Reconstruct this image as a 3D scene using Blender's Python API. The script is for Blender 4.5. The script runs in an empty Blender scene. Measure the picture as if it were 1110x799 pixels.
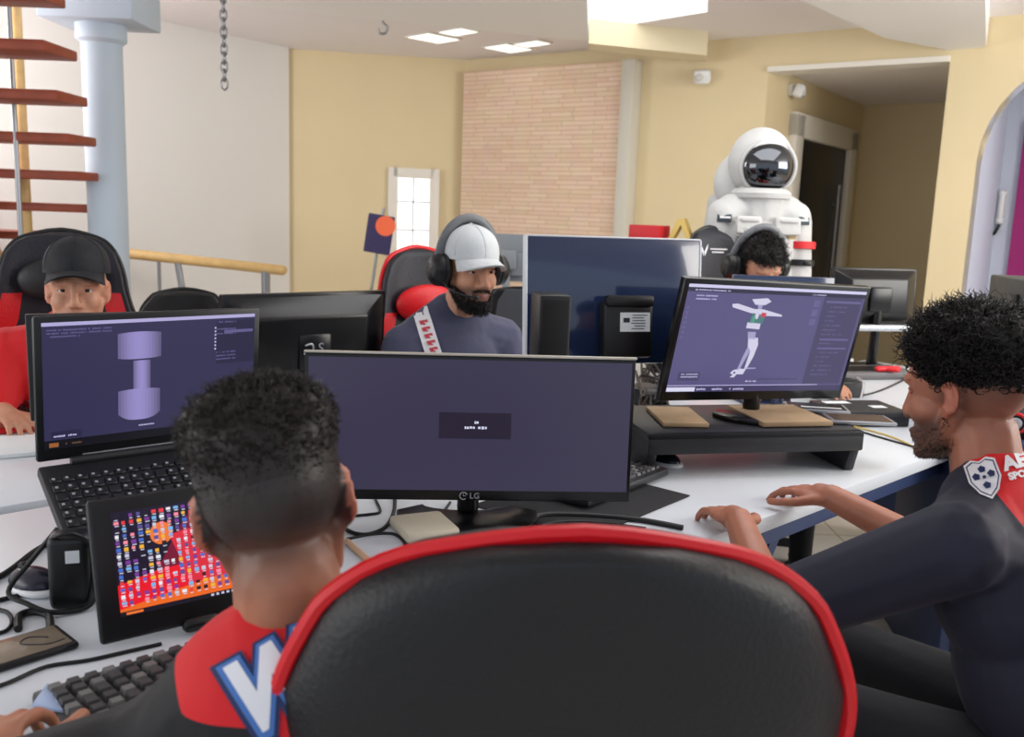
import bpy, bmesh, math, random
from mathutils import Vector, Matrix, Euler
from mathutils.bvhtree import BVHTree
from mathutils import noise as mnoise

random.seed(7)
V = Vector
PI = math.pi
R = math.radians
SC = bpy.context.scene
COL = SC.collection

# ------------------------------------------------------------------ camera
FPX, CX, CY, HC = 1000.0, 555.0, 399.5, 1.39
_p, _r = R(9.65), R(2.1)
CAM_F = V((0, math.cos(_p), -math.sin(_p)))
_R0, _U0 = V((1, 0, 0)), V((0, math.sin(_p), math.cos(_p)))
CAM_R = _R0 * math.cos(_r) + _U0 * math.sin(_r)
CAM_U = _U0 * math.cos(_r) - _R0 * math.sin(_r)


def ray(x, y):
    return CAM_F + CAM_R * ((x - CX) / FPX) - CAM_U * ((y - CY) / FPX)


def at_z(x, y, z):
    """The room point at height z seen at a place of the photograph."""
    d = ray(x, y)
    return V((0, 0, HC)) + d * ((z - HC) / d.z)


def at_y(x, y, yy):
    d = ray(x, y)
    return V((0, 0, HC)) + d * (yy / d.y)


# the long desk runs along u, its people face along v or against it
DA = R(43.8)
DU, DV = V((math.cos(DA), math.sin(DA), 0)), V((-math.sin(DA), math.cos(DA), 0))
DO = V((-.27, 1.0, 0))


def desk(u, v, z=0.0):
    return DO + DU * u + DV * v + V((0, 0, z))


# --------------------------------------------------------------- materials
def lin(c):
    c = c / 255.0
    return c / 12.92 if c <= .04045 else ((c + .055) / 1.055) ** 2.4


def rgb(r, g, b):
    return (lin(r), lin(g), lin(b), 1)


MATS = {}


def mat(name, col, rough=.5, metal=0, bump=0, bscale=60, var=0, vscale=8, coat=0, sheen=0, spec=.5,
        emit=None, estr=1.0, trans=0, ior=1.45, detail=3, alpha=1):
    if name in MATS:
        return MATS[name]
    m = bpy.data.materials.new(name)
    m.use_nodes = True
    nt = m.node_tree
    b = nt.nodes['Principled BSDF']
    b.inputs['Base Color'].default_value = rgb(*col)
    b.inputs['Roughness'].default_value = rough
    b.inputs['Metallic'].default_value = metal
    b.inputs['Coat Weight'].default_value = coat
    b.inputs['Sheen Weight'].default_value = sheen
    b.inputs['Specular IOR Level'].default_value = spec
    b.inputs['Transmission Weight'].default_value = trans
    b.inputs['IOR'].default_value = ior
    b.inputs['Alpha'].default_value = alpha
    if emit:
        b.inputs['Emission Color'].default_value = rgb(*emit)
        b.inputs['Emission Strength'].default_value = estr
    tc = None
    if bump or var:
        tc = nt.nodes.new('ShaderNodeTexCoord')
    if var:
        n = nt.nodes.new('ShaderNodeTexNoise')
        n.inputs['Scale'].default_value = vscale
        n.inputs['Detail'].default_value = 4
        nt.links.new(tc.outputs['Object'], n.inputs['Vector'])
        mr = nt.nodes.new('ShaderNodeMapRange')
        mr.inputs['From Min'].default_value = .3
        mr.inputs['From Max'].default_value = .7
        mr.inputs['To Min'].default_value = 1 - var
        mr.inputs['To Max'].default_value = 1 + var
        nt.links.new(n.outputs['Fac'], mr.inputs['Value'])
        mx = nt.nodes.new('ShaderNodeVectorMath')
        mx.operation = 'SCALE'
        mx.inputs[0].default_value = rgb(*col)[:3]
        nt.links.new(mr.outputs['Result'], mx.inputs['Scale'])
        nt.links.new(mx.outputs['Vector'], b.inputs['Base Color'])
    if bump:
        n = nt.nodes.new('ShaderNodeTexNoise')
        n.inputs['Scale'].default_value = bscale
        n.inputs['Detail'].default_value = detail
        nt.links.new(tc.outputs['Object'], n.inputs['Vector'])
        bp = nt.nodes.new('ShaderNodeBump')
        bp.inputs['Strength'].default_value = bump
        bp.inputs['Distance'].default_value = .02
        nt.links.new(n.outputs['Fac'], bp.inputs['Height'])
        nt.links.new(bp.outputs['Normal'], b.inputs['Normal'])
    MATS[name] = m
    return m


def skin_mat(name, col, tint, tint2=(44, 36, 33)):
    """Skin: the colour attribute's red mixes in lips and ears, its green the shaved stubble."""
    m = bpy.data.materials.new(name)
    m.use_nodes = True
    nt = m.node_tree
    b = nt.nodes['Principled BSDF']
    at = nt.nodes.new('ShaderNodeAttribute')
    at.attribute_name = 'Tone'
    sep = nt.nodes.new('ShaderNodeSeparateColor')
    nt.links.new(at.outputs['Color'], sep.inputs['Color'])
    tc = nt.nodes.new('ShaderNodeTexCoord')
    n = nt.nodes.new('ShaderNodeTexNoise')
    n.inputs['Scale'].default_value = 35
    nt.links.new(tc.outputs['Object'], n.inputs['Vector'])
    m0 = nt.nodes.new('ShaderNodeMix'); m0.data_type = 'RGBA'
    m0.inputs['A'].default_value = rgb(*col)
    m0.inputs['B'].default_value = rgb(*[c * .86 for c in col])
    nt.links.new(n.outputs['Fac'], m0.inputs['Factor'])
    m1 = nt.nodes.new('ShaderNodeMix'); m1.data_type = 'RGBA'
    nt.links.new(sep.outputs['Red'], m1.inputs['Factor'])
    nt.links.new(m0.outputs['Result'], m1.inputs['A'])
    m1.inputs['B'].default_value = rgb(*tint)
    m2 = nt.nodes.new('ShaderNodeMix'); m2.data_type = 'RGBA'
    nt.links.new(sep.outputs['Green'], m2.inputs['Factor'])
    nt.links.new(m1.outputs['Result'], m2.inputs['A'])
    m2.inputs['B'].default_value = rgb(*tint2)
    nt.links.new(m2.outputs['Result'], b.inputs['Base Color'])
    b.inputs['Roughness'].default_value = .5
    b.inputs['Subsurface Weight'].default_value = .12
    b.inputs['Subsurface Radius'].default_value = (.02, .008, .004)
    b.inputs['Subsurface Scale'].default_value = .3
    bp = nt.nodes.new('ShaderNodeBump')
    bp.inputs['Strength'].default_value = .08
    n2 = nt.nodes.new('ShaderNodeTexNoise'); n2.inputs['Scale'].default_value = 260
    nt.links.new(tc.outputs['Object'], n2.inputs['Vector'])
    nt.links.new(n2.outputs['Fac'], bp.inputs['Height'])
    nt.links.new(bp.outputs['Normal'], b.inputs['Normal'])
    return m


def duo(name, col_a, col_b):
    """Two-colour cloth: the signed distance 'Zone' picks the panel."""
    m = mat(name, col_a, rough=.7, bump=.12, bscale=14, sheen=.04)
    nt = m.node_tree
    at = nt.nodes.new('ShaderNodeAttribute'); at.attribute_name = 'Zone'
    gt = nt.nodes.new('ShaderNodeMath'); gt.operation = 'GREATER_THAN'; gt.inputs[1].default_value = 0
    nt.links.new(at.outputs['Fac'], gt.inputs[0])
    mx = nt.nodes.new('ShaderNodeMix'); mx.data_type = 'RGBA'
    mx.inputs['A'].default_value = rgb(*col_b); mx.inputs['B'].default_value = rgb(*col_a)
    nt.links.new(gt.outputs[0], mx.inputs['Factor'])
    nt.links.new(mx.outputs['Result'], nt.nodes['Principled BSDF'].inputs['Base Color'])
    return m


def scr(name, col, s=1.0):
    """A lit pixel colour of a display."""
    return mat('display_' + name, (5, 5, 8), rough=.35, emit=col, estr=s)


# ------------------------------------------------------------ mesh builder
class MB:
    def __init__(self):
        self.bm = bmesh.new()
        self.mi = 0

    def _add(self, other, M=None):
        if M is not None:
            bmesh.ops.transform(other, matrix=M, verts=other.verts)
        for f in other.faces:
            f.material_index = self.mi
        me = bpy.data.meshes.new('tmp')
        other.to_mesh(me)
        other.free()
        self.bm.from_mesh(me)
        bpy.data.meshes.remove(me)

    def box(self, c, s, bev=0, rot=None, seg=2, M=None):
        b = bmesh.new()
        bmesh.ops.create_cube(b, size=1)
        bmesh.ops.scale(b, vec=V(s), verts=b.verts)
        if bev:
            bmesh.ops.bevel(b, geom=b.edges[:], offset=min(bev, min(s) * .49), segments=seg, affect='EDGES', profile=.5)
        m = Matrix.Translation(V(c))
        if rot is not None:
            m = m @ Euler(rot).to_matrix().to_4x4()
        if M is not None:
            m = M @ m
        self._add(b, m)
        return self

    def ell(self, c, r, rot=None, n=20, M=None):
        b = bmesh.new()
        bmesh.ops.create_uvsphere(b, u_segments=n, v_segments=max(8, n * 2 // 3), radius=1)
        bmesh.ops.scale(b, vec=V(r), verts=b.verts)
        m = Matrix.Translation(V(c))
        if rot is not None:
            m = m @ Euler(rot).to_matrix().to_4x4()
        if M is not None:
            m = M @ m
        self._add(b, m)
        return self

    def cyl(self, p0, p1, r0, r1=None, n=20, M=None, bev=0):
        r1 = r0 if r1 is None else r1
        p0, p1 = V(p0), V(p1)
        d = p1 - p0
        b = bmesh.new()
        bmesh.ops.create_cone(b, cap_ends=True, segments=n, radius1=r0, radius2=r1, depth=d.length)
        if bev:
            es = [e for e in b.edges if abs(e.verts[0].co.z - e.verts[1].co.z) < 1e-6]
            bmesh.ops.bevel(b, geom=es, offset=bev, segments=2, affect='EDGES', profile=.5)
        m = Matrix.Translation((p0 + p1) / 2) @ d.to_track_quat('Z', 'Y').to_matrix().to_4x4()
        if M is not None:
            m = M @ m
        self._add(b, m)
        return self

    def cap(self, p0, p1, r0, r1=None, n=14, M=None):
        """Tapered capsule: the hull of two spheres."""
        r1 = r0 if r1 is None else r1
        b = bmesh.new()
        for p, r in ((p0, r0), (p1, r1)):
            bmesh.ops.create_icosphere(b, subdivisions=2 if n <= 14 else 3, radius=r, matrix=Matrix.Translation(V(p)))
        h = bmesh.ops.convex_hull(b, input=b.verts)
        inner = [g for g in h['geom_interior'] if isinstance(g, bmesh.types.BMVert)]
        bmesh.ops.delete(b, geom=inner, context='VERTS')
        self._add(b, M)
        return self

    def tube(self, pts, r, n=8, closed=False, sub=6, M=None, flat=1.0):
        pts = [V(p) for p in pts]
        path = []
        N = len(pts)
        if sub > 1 and N > 2:
            rng = range(N if closed else N - 1)
            for i in rng:
                p0 = pts[(i - 1) % N] if (closed or i > 0) else pts[0]
                p1, p2 = pts[i], pts[(i + 1) % N]
                p3 = pts[(i + 2) % N] if (closed or i + 2 < N) else pts[-1]
                for k in range(sub):
                    t = k / sub
                    path.append(.5 * ((2 * p1) + (p2 - p0) * t + (2 * p0 - 5 * p1 + 4 * p2 - p3) * t * t + (3 * p1 - p0 - 3 * p2 + p3) * t ** 3))
            if not closed:
                path.append(pts[-1])
        else:
            path = pts
        b = bmesh.new()
        rings = []
        L = len(path)
        up = V((0, 0, 1))
        prev = None
        for i, p in enumerate(path):
            t = (path[(i + 1) % L] - path[i - 1]) if closed else (path[min(i + 1, L - 1)] - path[max(i - 1, 0)])
            if t.length < 1e-9:
                t = V((0, 0, 1))
            t.normalize()
            if prev is None:
                x = t.cross(up)
                if x.length < .05:
                    x = t.cross(V((1, 0, 0)))
            else:
                x = prev - t * prev.dot(t)
                if x.length < 1e-6:
                    x = t.cross(up)
            x.normalize()
            prev = x
            y = t.cross(x)
            rr = r[min(int(i * len(r) / L), len(r) - 1)] if isinstance(r, (list, tuple)) else r
            rings.append([b.verts.new(p + (x * math.cos(2 * PI * k / n) + y * math.sin(2 * PI * k / n) * flat) * rr) for k in range(n)])
        for i in range(L if closed else L - 1):
            a, c = rings[i], rings[(i + 1) % L]
            for k in range(n):
                b.faces.new((a[k], a[(k + 1) % n], c[(k + 1) % n], c[k]))
        if not closed:
            b.faces.new(rings[0][::-1])
            b.faces.new(rings[-1])
        self._add(b, M)
        return self

    def lathe(self, prof, n=28, M=None):
        b = bmesh.new()
        rings = []
        for (r, z) in prof:
            rings.append([b.verts.new((r * math.cos(2 * PI * k / n), r * math.sin(2 * PI * k / n), z)) for k in range(n)] if r > 1e-6 else [b.verts.new((0, 0, z))])
        for a, c in zip(rings, rings[1:]):
            for k in range(n):
                k2 = (k + 1) % n
                if len(a) == 1 and len(c) == 1:
                    continue
                if len(a) == 1:
                    b.faces.new((a[0], c[k2], c[k]))
                elif len(c) == 1:
                    b.faces.new((a[k], a[k2], c[0]))
                else:
                    b.faces.new((a[k], a[k2], c[k2], c[k]))
        self._add(b, M)
        return self

    def prism(self, pts, d, M=None, bev=0):
        """2-D outline (x, y) pushed along +z by d."""
        b = bmesh.new()
        vs = [b.verts.new((p[0], p[1], 0)) for p in pts]
        f = b.faces.new(vs)
        if d:
            g = bmesh.ops.extrude_face_region(b, geom=[f])
            bmesh.ops.translate(b, vec=(0, 0, d), verts=[v for v in g['geom'] if isinstance(v, bmesh.types.BMVert)])
        bmesh.ops.recalc_face_normals(b, faces=b.faces)
        if bev:
            bmesh.ops.bevel(b, geom=b.edges[:], offset=bev, segments=2, affect='EDGES', profile=.5)
        self._add(b, M)
        return self

    def hull(self, pts, M=None, bev=0):
        b = bmesh.new()
        for p in pts:
            b.verts.new(V(p))
        bmesh.ops.convex_hull(b, input=b.verts)
        bmesh.ops.dissolve_limit(b, angle_limit=.01, verts=b.verts, edges=b.edges)
        if bev:
            bmesh.ops.bevel(b, geom=b.edges[:], offset=bev, segments=2, affect='EDGES', profile=.5)
        self._add(b, M)
        return self

    def slab(self, pts, z0, z1):
        """Horizontal polygon pushed from z0 to z1."""
        b = bmesh.new()
        lo = [b.verts.new((p[0], p[1], z0)) for p in pts]
        hi = [b.verts.new((p[0], p[1], z1)) for p in pts]
        b.faces.new(lo[::-1]); b.faces.new(hi)
        for i in range(len(pts)):
            j = (i + 1) % len(pts)
            b.faces.new((lo[i], lo[j], hi[j], hi[i]))
        bmesh.ops.recalc_face_normals(b, faces=b.faces)
        self._add(b)
        return self

    def grid(self, fn, nu, nv, M=None, closed_u=False):
        b = bmesh.new()
        vs = [[b.verts.new(fn(i / nu, j / nv)) for j in range(nv + 1)] for i in range(nu + (0 if closed_u else 1))]
        for i in range(nu):
            a, c = vs[i], vs[(i + 1) % len(vs)]
            for j in range(nv):
                try:
                    b.faces.new((a[j], c[j], c[j + 1], a[j + 1]))
                except ValueError:
                    pass
        self._add(b, M)
        return self

    def quadr(self, x0, y0, x1, y1, z=0, M=None):
        b = bmesh.new()
        b.faces.new([b.verts.new((x, y, z)) for x, y in ((x0, y0), (x1, y0), (x1, y1), (x0, y1))])
        self._add(b, M)
        return self

    def poly(self, pts, z=0, M=None):
        b = bmesh.new()
        b.faces.new([b.verts.new((p[0], p[1], z if len(p) < 3 else p[2])) for p in pts])
        self._add(b, M)
        return self

    def mesh(self, me, M=None):
        b = bmesh.new()
        b.from_mesh(me)
        self._add(b, M)
        return self

    def m(self, i):
        self.mi = i
        return self

    def build(self, name, mats, parent=None, M=None, smooth=True, ang=40, recalc=False):
        me = bpy.data.meshes.new(name)
        if recalc:
            bmesh.ops.recalc_face_normals(self.bm, faces=self.bm.faces)
        self.bm.to_mesh(me)
        self.bm.free()
        for m_ in (mats if isinstance(mats, (list, tuple)) else [mats]):
            me.materials.append(m_)
        if smooth:
            me.shade_smooth()
            try:
                me.set_sharp_from_angle(angle=R(ang))
            except Exception:
                pass
        o = bpy.data.objects.new(name, me)
        COL.objects.link(o)
        if parent is not None:
            o.parent = parent
        if M is not None:
            o.matrix_local = M
        return o


def tag(o, label=None, cat=None, group=None, kind=None):
    if label: o['label'] = label
    if cat: o['category'] = cat
    if group: o['group'] = group
    if kind: o['kind'] = kind
    return o


def thing(name, label, cat, M=None, group=None):
    o = bpy.data.objects.new(name, None)
    o.empty_display_size = .1
    COL.objects.link(o)
    if M is not None:
        o.matrix_world = M
    return tag(o, label, cat, group)


def frame(loc, yaw=0, tilt=0, roll=0):
    """Local axes: x right, y away from the viewer, z up; tilt leans the top away."""
    return Matrix.Translation(V(loc)) @ Matrix.Rotation(yaw, 4, 'Z') @ Matrix.Rotation(-tilt, 4, 'X') @ Matrix.Rotation(-roll, 4, 'Y')


def struct(o):
    o['kind'] = 'structure'
    return o


def text_mesh(body, size=1.0, extrude=0.0, offset=0.0, align='CENTER', shear=0, space=1.0):
    cu = bpy.data.curves.new('lettering', 'FONT')
    cu.body = body
    cu.size = size
    cu.extrude = extrude
    cu.offset = offset
    cu.shear = shear
    cu.space_character = space
    cu.align_x = align
    cu.align_y = 'CENTER'
    cu.resolution_u = 3
    o = bpy.data.objects.new('lettering', cu)
    COL.objects.link(o)
    dg = bpy.context.evaluated_depsgraph_get()
    me = bpy.data.meshes.new_from_object(o.evaluated_get(dg))
    bpy.data.objects.remove(o)
    bpy.data.curves.remove(cu)
    return me


def voxel(mb, size, smooth=4, factor=.5, shrink=0):
    """Fuse overlapping shapes into one continuous surface."""
    me = bpy.data.meshes.new('tmp')
    mb.bm.to_mesh(me)
    mb.bm.free()
    o = bpy.data.objects.new('tmp', me)
    COL.objects.link(o)
    md = o.modifiers.new('r', 'REMESH')
    md.mode = 'VOXEL'
    md.voxel_size = size
    if smooth:
        s = o.modifiers.new('s', 'SMOOTH')
        s.iterations = smooth
        s.factor = factor
    dg = bpy.context.evaluated_depsgraph_get()
    out = bpy.data.meshes.new_from_object(o.evaluated_get(dg))
    bpy.data.objects.remove(o)
    bpy.data.meshes.remove(me)
    return out


def link_mesh(name, me, mats, parent=None, M=None, smooth=True):
    me.name = name
    for m_ in (mats if isinstance(mats, (list, tuple)) else [mats]):
        me.materials.append(m_)
    if smooth:
        me.shade_smooth()
    o = bpy.data.objects.new(name, me)
    COL.objects.link(o)
    if parent is not None:
        o.parent = parent
    if M is not None:
        o.matrix_local = M
    return o


def copy_tree(o, parent=None):
    c = o.copy()
    COL.objects.link(c)
    if parent is not None:
        c.parent = parent
    for ch in list(o.children):
        copy_tree(ch, c)
    return c
# ------------------------------------------------------------------- room
YEL = mat('wall_yellow', (224, 207, 168), rough=.75, bump=.06, bscale=120, var=.02, vscale=2)
WHITE = mat('wall_white', (236, 236, 234), rough=.7, bump=.04, bscale=90)
CEIL = mat('ceiling_paint', (238, 234, 236), rough=.8)
CEILB = mat('beam_paint', (238, 238, 236), rough=.7)
TRIMW = mat('trim_white', (232, 228, 218), rough=.45)
BLUEW = mat('arch_paint', (205, 212, 228), rough=.7)
MAGENTA = mat('magenta_panel', (168, 42, 118), rough=.5)
TREAD = mat('tread_wood', (142, 66, 44), rough=.5, var=.15, vscale=12)
STEEL = mat('brushed_steel', (150, 152, 156), rough=.35, metal=.8)
PINE = mat('pine_rail', (205, 170, 112), rough=.45, var=.1, vscale=20)
COLM = mat('column_paint', (186, 200, 214), rough=.6)
DARKDOOR = mat('dark_door', (9, 11, 15), rough=.35)
GLASSB = mat('window_daylight', (250, 250, 250), rough=.2, emit=(250, 252, 255), estr=1.0)

WC = at_y(505, 75, 8.4); WC.z = 0
BD, BN = V((.815, -.58, 0)), V((-.58, -.815, 0))      # along the brick wall, and into the room
AD = V((-.985, -.17, 0))
HCE = 2.68


def wall_hit(x, y, off=0.0):
    d = ray(x, y)
    o = V((0, 0, HC))
    p0 = WC + BN * off
    t = (p0 - o).dot(BN) / d.dot(BN)
    h = o + d * t
    return (h - WC).dot(BD), h.z


BX = Matrix((( BD.x, 0, BN.x, WC.x), (BD.y, 0, BN.y, WC.y), (0, 1, 0, 0), (0, 0, 0, 1)))   # local (s, z, out)

sE, zL = wall_hit(833, 75)
sG, _ = wall_hit(1030, 62)
sA, _ = wall_hit(1052, 230)
_, zA = wall_hit(1112, 62)
sAr = sA + 1.15
zL -= .02
# one wall with the alcove opening and the arch cut into it
out = [(0, 0), (sE, 0), (sE, zL), (sG, zL), (sG, 0), (sA, 0)]
zs = zA - .62
ac = (sA + sAr) / 2
out.append((sA, zs))
for i in range(1, 16):
    t = PI - PI * i / 16
    out.append((ac + (sAr - sA) / 2 * math.cos(t), zs + .62 * math.sin(t)))
out += [(sAr, zs), (sAr, 0), (sAr + 2.2, 0), (sAr + 2.2, HCE), (0, HCE)]
m = MB()
m.prism(out, -.16)
struct(m.build('wall_back', YEL, M=BX, smooth=False))

# alcove behind the opening: side wall with a door, rear wall with a second door
ED = -BN
pE, pG = WC + BD * sE, WC + BD * sG
DEP = 2.25
m = MB()
m.box((-.075, DEP / 2 + .16, HCE / 2), (.15, DEP, HCE))
AX = Matrix(((BD.x, ED.x, 0, pE.x), (BD.y, ED.y, 0, pE.y), (0, 0, 1, 0), (0, 0, 0, 1)))   # local (along, deep, z)
struct(m.build('wall_alcove_left', YEL, M=AX, smooth=False))
W2 = sG - sE
m = MB(); m.box((W2 / 2, DEP + .235, HCE / 2), (W2 + .3, .15, HCE))
struct(m.build('wall_alcove_rear', YEL, M=AX, smooth=False))
m = MB(); m.box((W2 + .075, DEP / 2 + .16, HCE / 2), (.15, DEP, HCE))
struct(m.build('wall_alcove_right', YEL, M=AX, smooth=False))
m = MB(); m.box((W2 / 2, DEP / 2 + .16, zL + .06 + .02), (W2, DEP, .08))
struct(m.build('ceiling_alcove', CEIL, M=AX, smooth=False))
# white lining of the opening's underside
m = MB(); m.box((W2 / 2, .07, zL + .015), (W2, .2, .035))
struct(m.build('trim_1', TRIMW, M=AX, smooth=False))

# dark door in the alcove's side wall (depth 0.5 .. 2.0)
d0, d1, dt = .50, 2.12, 2.2
door = thing('door_1', 'dark door in a wide white frame behind the white spacesuit', 'door', AX)
struct(door)
m = MB()
m.box((.03, d0 + .09, dt / 2), (.07, .18, dt), .008)
m.box((.03, d1 - .09, dt / 2), (.07, .18, dt), .008)
m.box((.03, (d0 + d1) / 2, dt - .08), (.07, d1 - d0, .18), .008)
m.build('door_frame', TRIMW, door)
m = MB(); m.box((.012, (d0 + d1) / 2, (dt - .17) / 2), (.02, d1 - d0 - .36, dt - .17), .004)
leaf = m.build('door_leaf', DARKDOOR, door)
m = MB()
m.cyl((.06, d1 - .42, .55), (.06, d1 - .42, 1.72), .018)
for z in (.7, 1.55):
    m.cyl((.015, d1 - .42, z), (.06, d1 - .42, z), .01)
m.build('door_handle', STEEL, leaf)
# second door on the rear wall: its left casing shows beside the pier
door = thing('door_2', 'pale door in white frame at the rear of the alcove', 'door', AX)
struct(door)
dx0 = .84
m = MB()
m.box((dx0, DEP + .13, 1.1), (.12, .05, 2.2), .006)
m.box((dx0 + .9, DEP + .13, 1.1), (.12, .05, 2.2), .006)
m.box((dx0 + .45, DEP + .13, 2.14), (1.0, .05, .12), .006)
m.build('door_frame', TRIMW, door)
m = MB(); m.box((dx0 + .45, DEP + .145, 1.04), (.78, .03, 2.08), .004)
m.build('door_leaf', mat('door_tan', (176, 160, 118), rough=.5), door)

# arch recess: bluish white niche, magenta panel, intercom
pA = WC + BD * sA
NX = Matrix(((BD.x, ED.x, 0, pA.x), (BD.y, ED.y, 0, pA.y), (0, 0, 1, 0), (0, 0, 0, 1)))
WA = sAr - sA
m = MB(); m.box((WA / 2 + .35, 1.05, HCE / 2), (WA + .9, .1, HCE))
struct(m.build('wall_arch_rear', BLUEW, M=NX, smooth=False))
m = MB(); m.box((-.052, .58, HCE / 2), (.1, .84, HCE))
struct(m.build('wall_arch_left', BLUEW, M=NX, smooth=False))
# lining of the arch edge
pts = [(0, 0), (0, zs)] + [(ac - sA + WA / 2 * math.cos(PI - PI * i / 16), zs + .62 * math.sin(PI - PI * i / 16)) for i in range(1, 17)] + [(WA, 0)]
m = MB()
for a, b in zip(pts, pts[1:]):
    m.poly([(a[0], -.002, a[1]), (b[0], -.002, b[1]), (b[0], .165, b[1]), (a[0], .165, a[1])])
struct(m.build('trim_2', BLUEW, M=NX, smooth=False))


def niche(x, y, off):
    d = ray(x, y); o = V((0, 0, HC)); p0 = pA + ED * off
    h = o + d * ((p0 - o).dot(ED) / d.dot(ED))
    return V(((h - pA).dot(BD), off, h.z))


c = niche(1101, 190, .96); c2 = niche(1097, 320, .96)
m = MB(); m.box((c.x + .42, .97, 1.15), (.8, .04, 2.0), .005)
tag(m.build('wall_panel', MAGENTA, M=NX), 'tall magenta panel on the bluish wall inside the arch', 'panel')
c = niche(1081, 228, .99)
ic = thing('intercom_phone', 'white wall intercom handset on the bluish wall inside the arch', 'intercom', NX @ Matrix.Translation(c))
WPL = mat('white_plastic', (226, 228, 230), rough=.35)
BPL = mat('black_plastic', (17, 17, 19), rough=.38)
DPL = mat('dark_plastic', (34, 35, 39), rough=.45)
m = MB(); m.box((0, 0, .02), (.1, .045, .24), .012); m.build('wall_plate', WPL, ic)
m = MB(); m.cap((.03, -.05, -.05), (.03, -.05, .1), .02); m.ell((.03, -.045, .12), (.03, .026, .028)); m.ell((.03, -.045, -.07), (.03, .026, .028))
m.build('handset', WPL, ic)
m = MB(); m.tube([(.03, -.03, -.1), (.0, -.03, -.17), (-.03, -.03, -.14), (-.02, -.02, -.2), (-.04, -.02, -.26)], .011, n=8); m.build('cord', BPL, ic)

# sensors
for M_, lab in ((BX @ Matrix.Translation((wall_hit(766, 83)[0], wall_hit(766, 83)[1], 0)) @ Matrix.Rotation(R(-90), 4, 'X'), 'white motion sensor high on the yellow wall above the spacesuit'),
                (AX @ Matrix.Translation((0.0, .45, 2.36)) @ Matrix.Rotation(R(90), 4, 'Z'), 'small white motion sensor above the dark door in the alcove')):
    s = thing('motion_sensor', lab, 'sensor', M_, 'motion sensors on the walls')
    m = MB(); m.box((0, -.02, 0), (.07, .04, .08), .01); m.build('bracket', WPL, s)
    m = MB(); m.box((0, -.075, -.01), (.12, .08, .1), .025, rot=(.35, 0, .3)); m.build('housing', WPL, s)
    m = MB(); m.ell((-.01, -.118, -.02), (.035, .014, .03)); m.build('lens', mat('sensor_lens', (205, 205, 200), rough=.2), s)

# stone-clad panel with its pale edge
sb0, zb = .06, None
sb1, zt = wall_hit(684, 64.6)
_, zt0 = wall_hit(509, 82.6)
BR = bpy.data.materials.new('stone_cladding'); BR.use_nodes = True
nt = BR.node_tree; pb = nt.nodes['Principled BSDF']
tc = nt.nodes.new('ShaderNodeTexCoord')
bk = nt.nodes.new('ShaderNodeTexBrick')
bk.inputs['Color1'].default_value = rgb(232, 206, 182)
bk.inputs['Color2'].default_value = rgb(222, 192, 166)
bk.inputs['Mortar'].default_value = rgb(202, 170, 146)
bk.inputs['Scale'].default_value = 1
bk.inputs['Brick Width'].default_value = .30
bk.inputs['Row Height'].default_value = .036
bk.inputs['Mortar Size'].default_value = .004
bk.inputs['Mortar Smooth'].default_value = .6
bk.inputs['Bias'].default_value = -.2
bk.offset = .37; bk.squash = .7; bk.squash_frequency = 3
nz = nt.nodes.new('ShaderNodeTexNoise'); nz.inputs['Scale'].default_value = 9; nz.inputs['Detail'].default_value = 5
nt.links.new(tc.outputs['Object'], bk.inputs['Vector']); nt.links.new(tc.outputs['Object'], nz.inputs['Vector'])
mx = nt.nodes.new('ShaderNodeMix'); mx.data_type = 'RGBA'; mx.blend_type = 'OVERLAY'; mx.inputs['Factor'].default_value = .35
nt.links.new(bk.outputs['Color'], mx.inputs['A']); nt.links.new(nz.outputs['Color'], mx.inputs['B'])
hs = nt.nodes.new('ShaderNodeMix'); hs.data_type = 'RGBA'; hs.inputs['Factor'].default_value = .55
nt.links.new(mx.outputs['Result'], hs.inputs['A']); nt.links.new(bk.outputs['Color'], hs.inputs['B'])
nt.links.new(hs.outputs['Result'], pb.inputs['Base Color'])
bp = nt.nodes.new('ShaderNodeBump'); bp.inputs['Strength'].default_value = .35; bp.inputs['Distance'].default_value = .02
nt.links.new(bk.outputs['Fac'], bp.inputs['Height']); bp.invert = True
nt.links.new(bp.outputs['Normal'], pb.inputs['Normal']); pb.inputs['Roughness'].default_value = .85
ztop = (zt + zt0) / 2
m = MB(); m.box(((sb0 + sb1) / 2, ztop / 2, .05), (sb1 - sb0, ztop, .1), .004)
struct(m.build('trim_3', BR, M=BX, smooth=False))
sb2, _ = wall_hit(697, 66)
m = MB(); m.box(((sb1 + sb2) / 2, ztop / 2, .07), (sb2 - sb1, ztop, .14), .006)
struct(m.build('trim_4', mat('panel_edge', (206, 202, 190), rough=.6), M=BX))

# left wall with its narrow window, then the white stair wall
LW = 1.55
AXM = Matrix(((AD.x, AD.y, 0, WC.x), (AD.y, -AD.x, 0, WC.y), (0, 0, 1, 0), (0, 0, 0, 1)))   # local (to the left, outwards?, z)
AN = V((AD.y, -AD.x, 0))                               # away from the room when positive y
if AN.y < 0:
    AXM = Matrix(((AD.x, -AN.x, 0, WC.x), (AD.y, -AN.y, 0, WC.y), (0, 0, 1, 0), (0, 0, 0, 1)))


def lwall(x, y):
    d = ray(x, y); o = V((0, 0, HC)); n = AXM.to_3x3() @ V((0, 1, 0))
    h = o + d * ((WC - o).dot(n) / d.dot(n))
    return (h - WC).dot(AD), h.z


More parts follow.
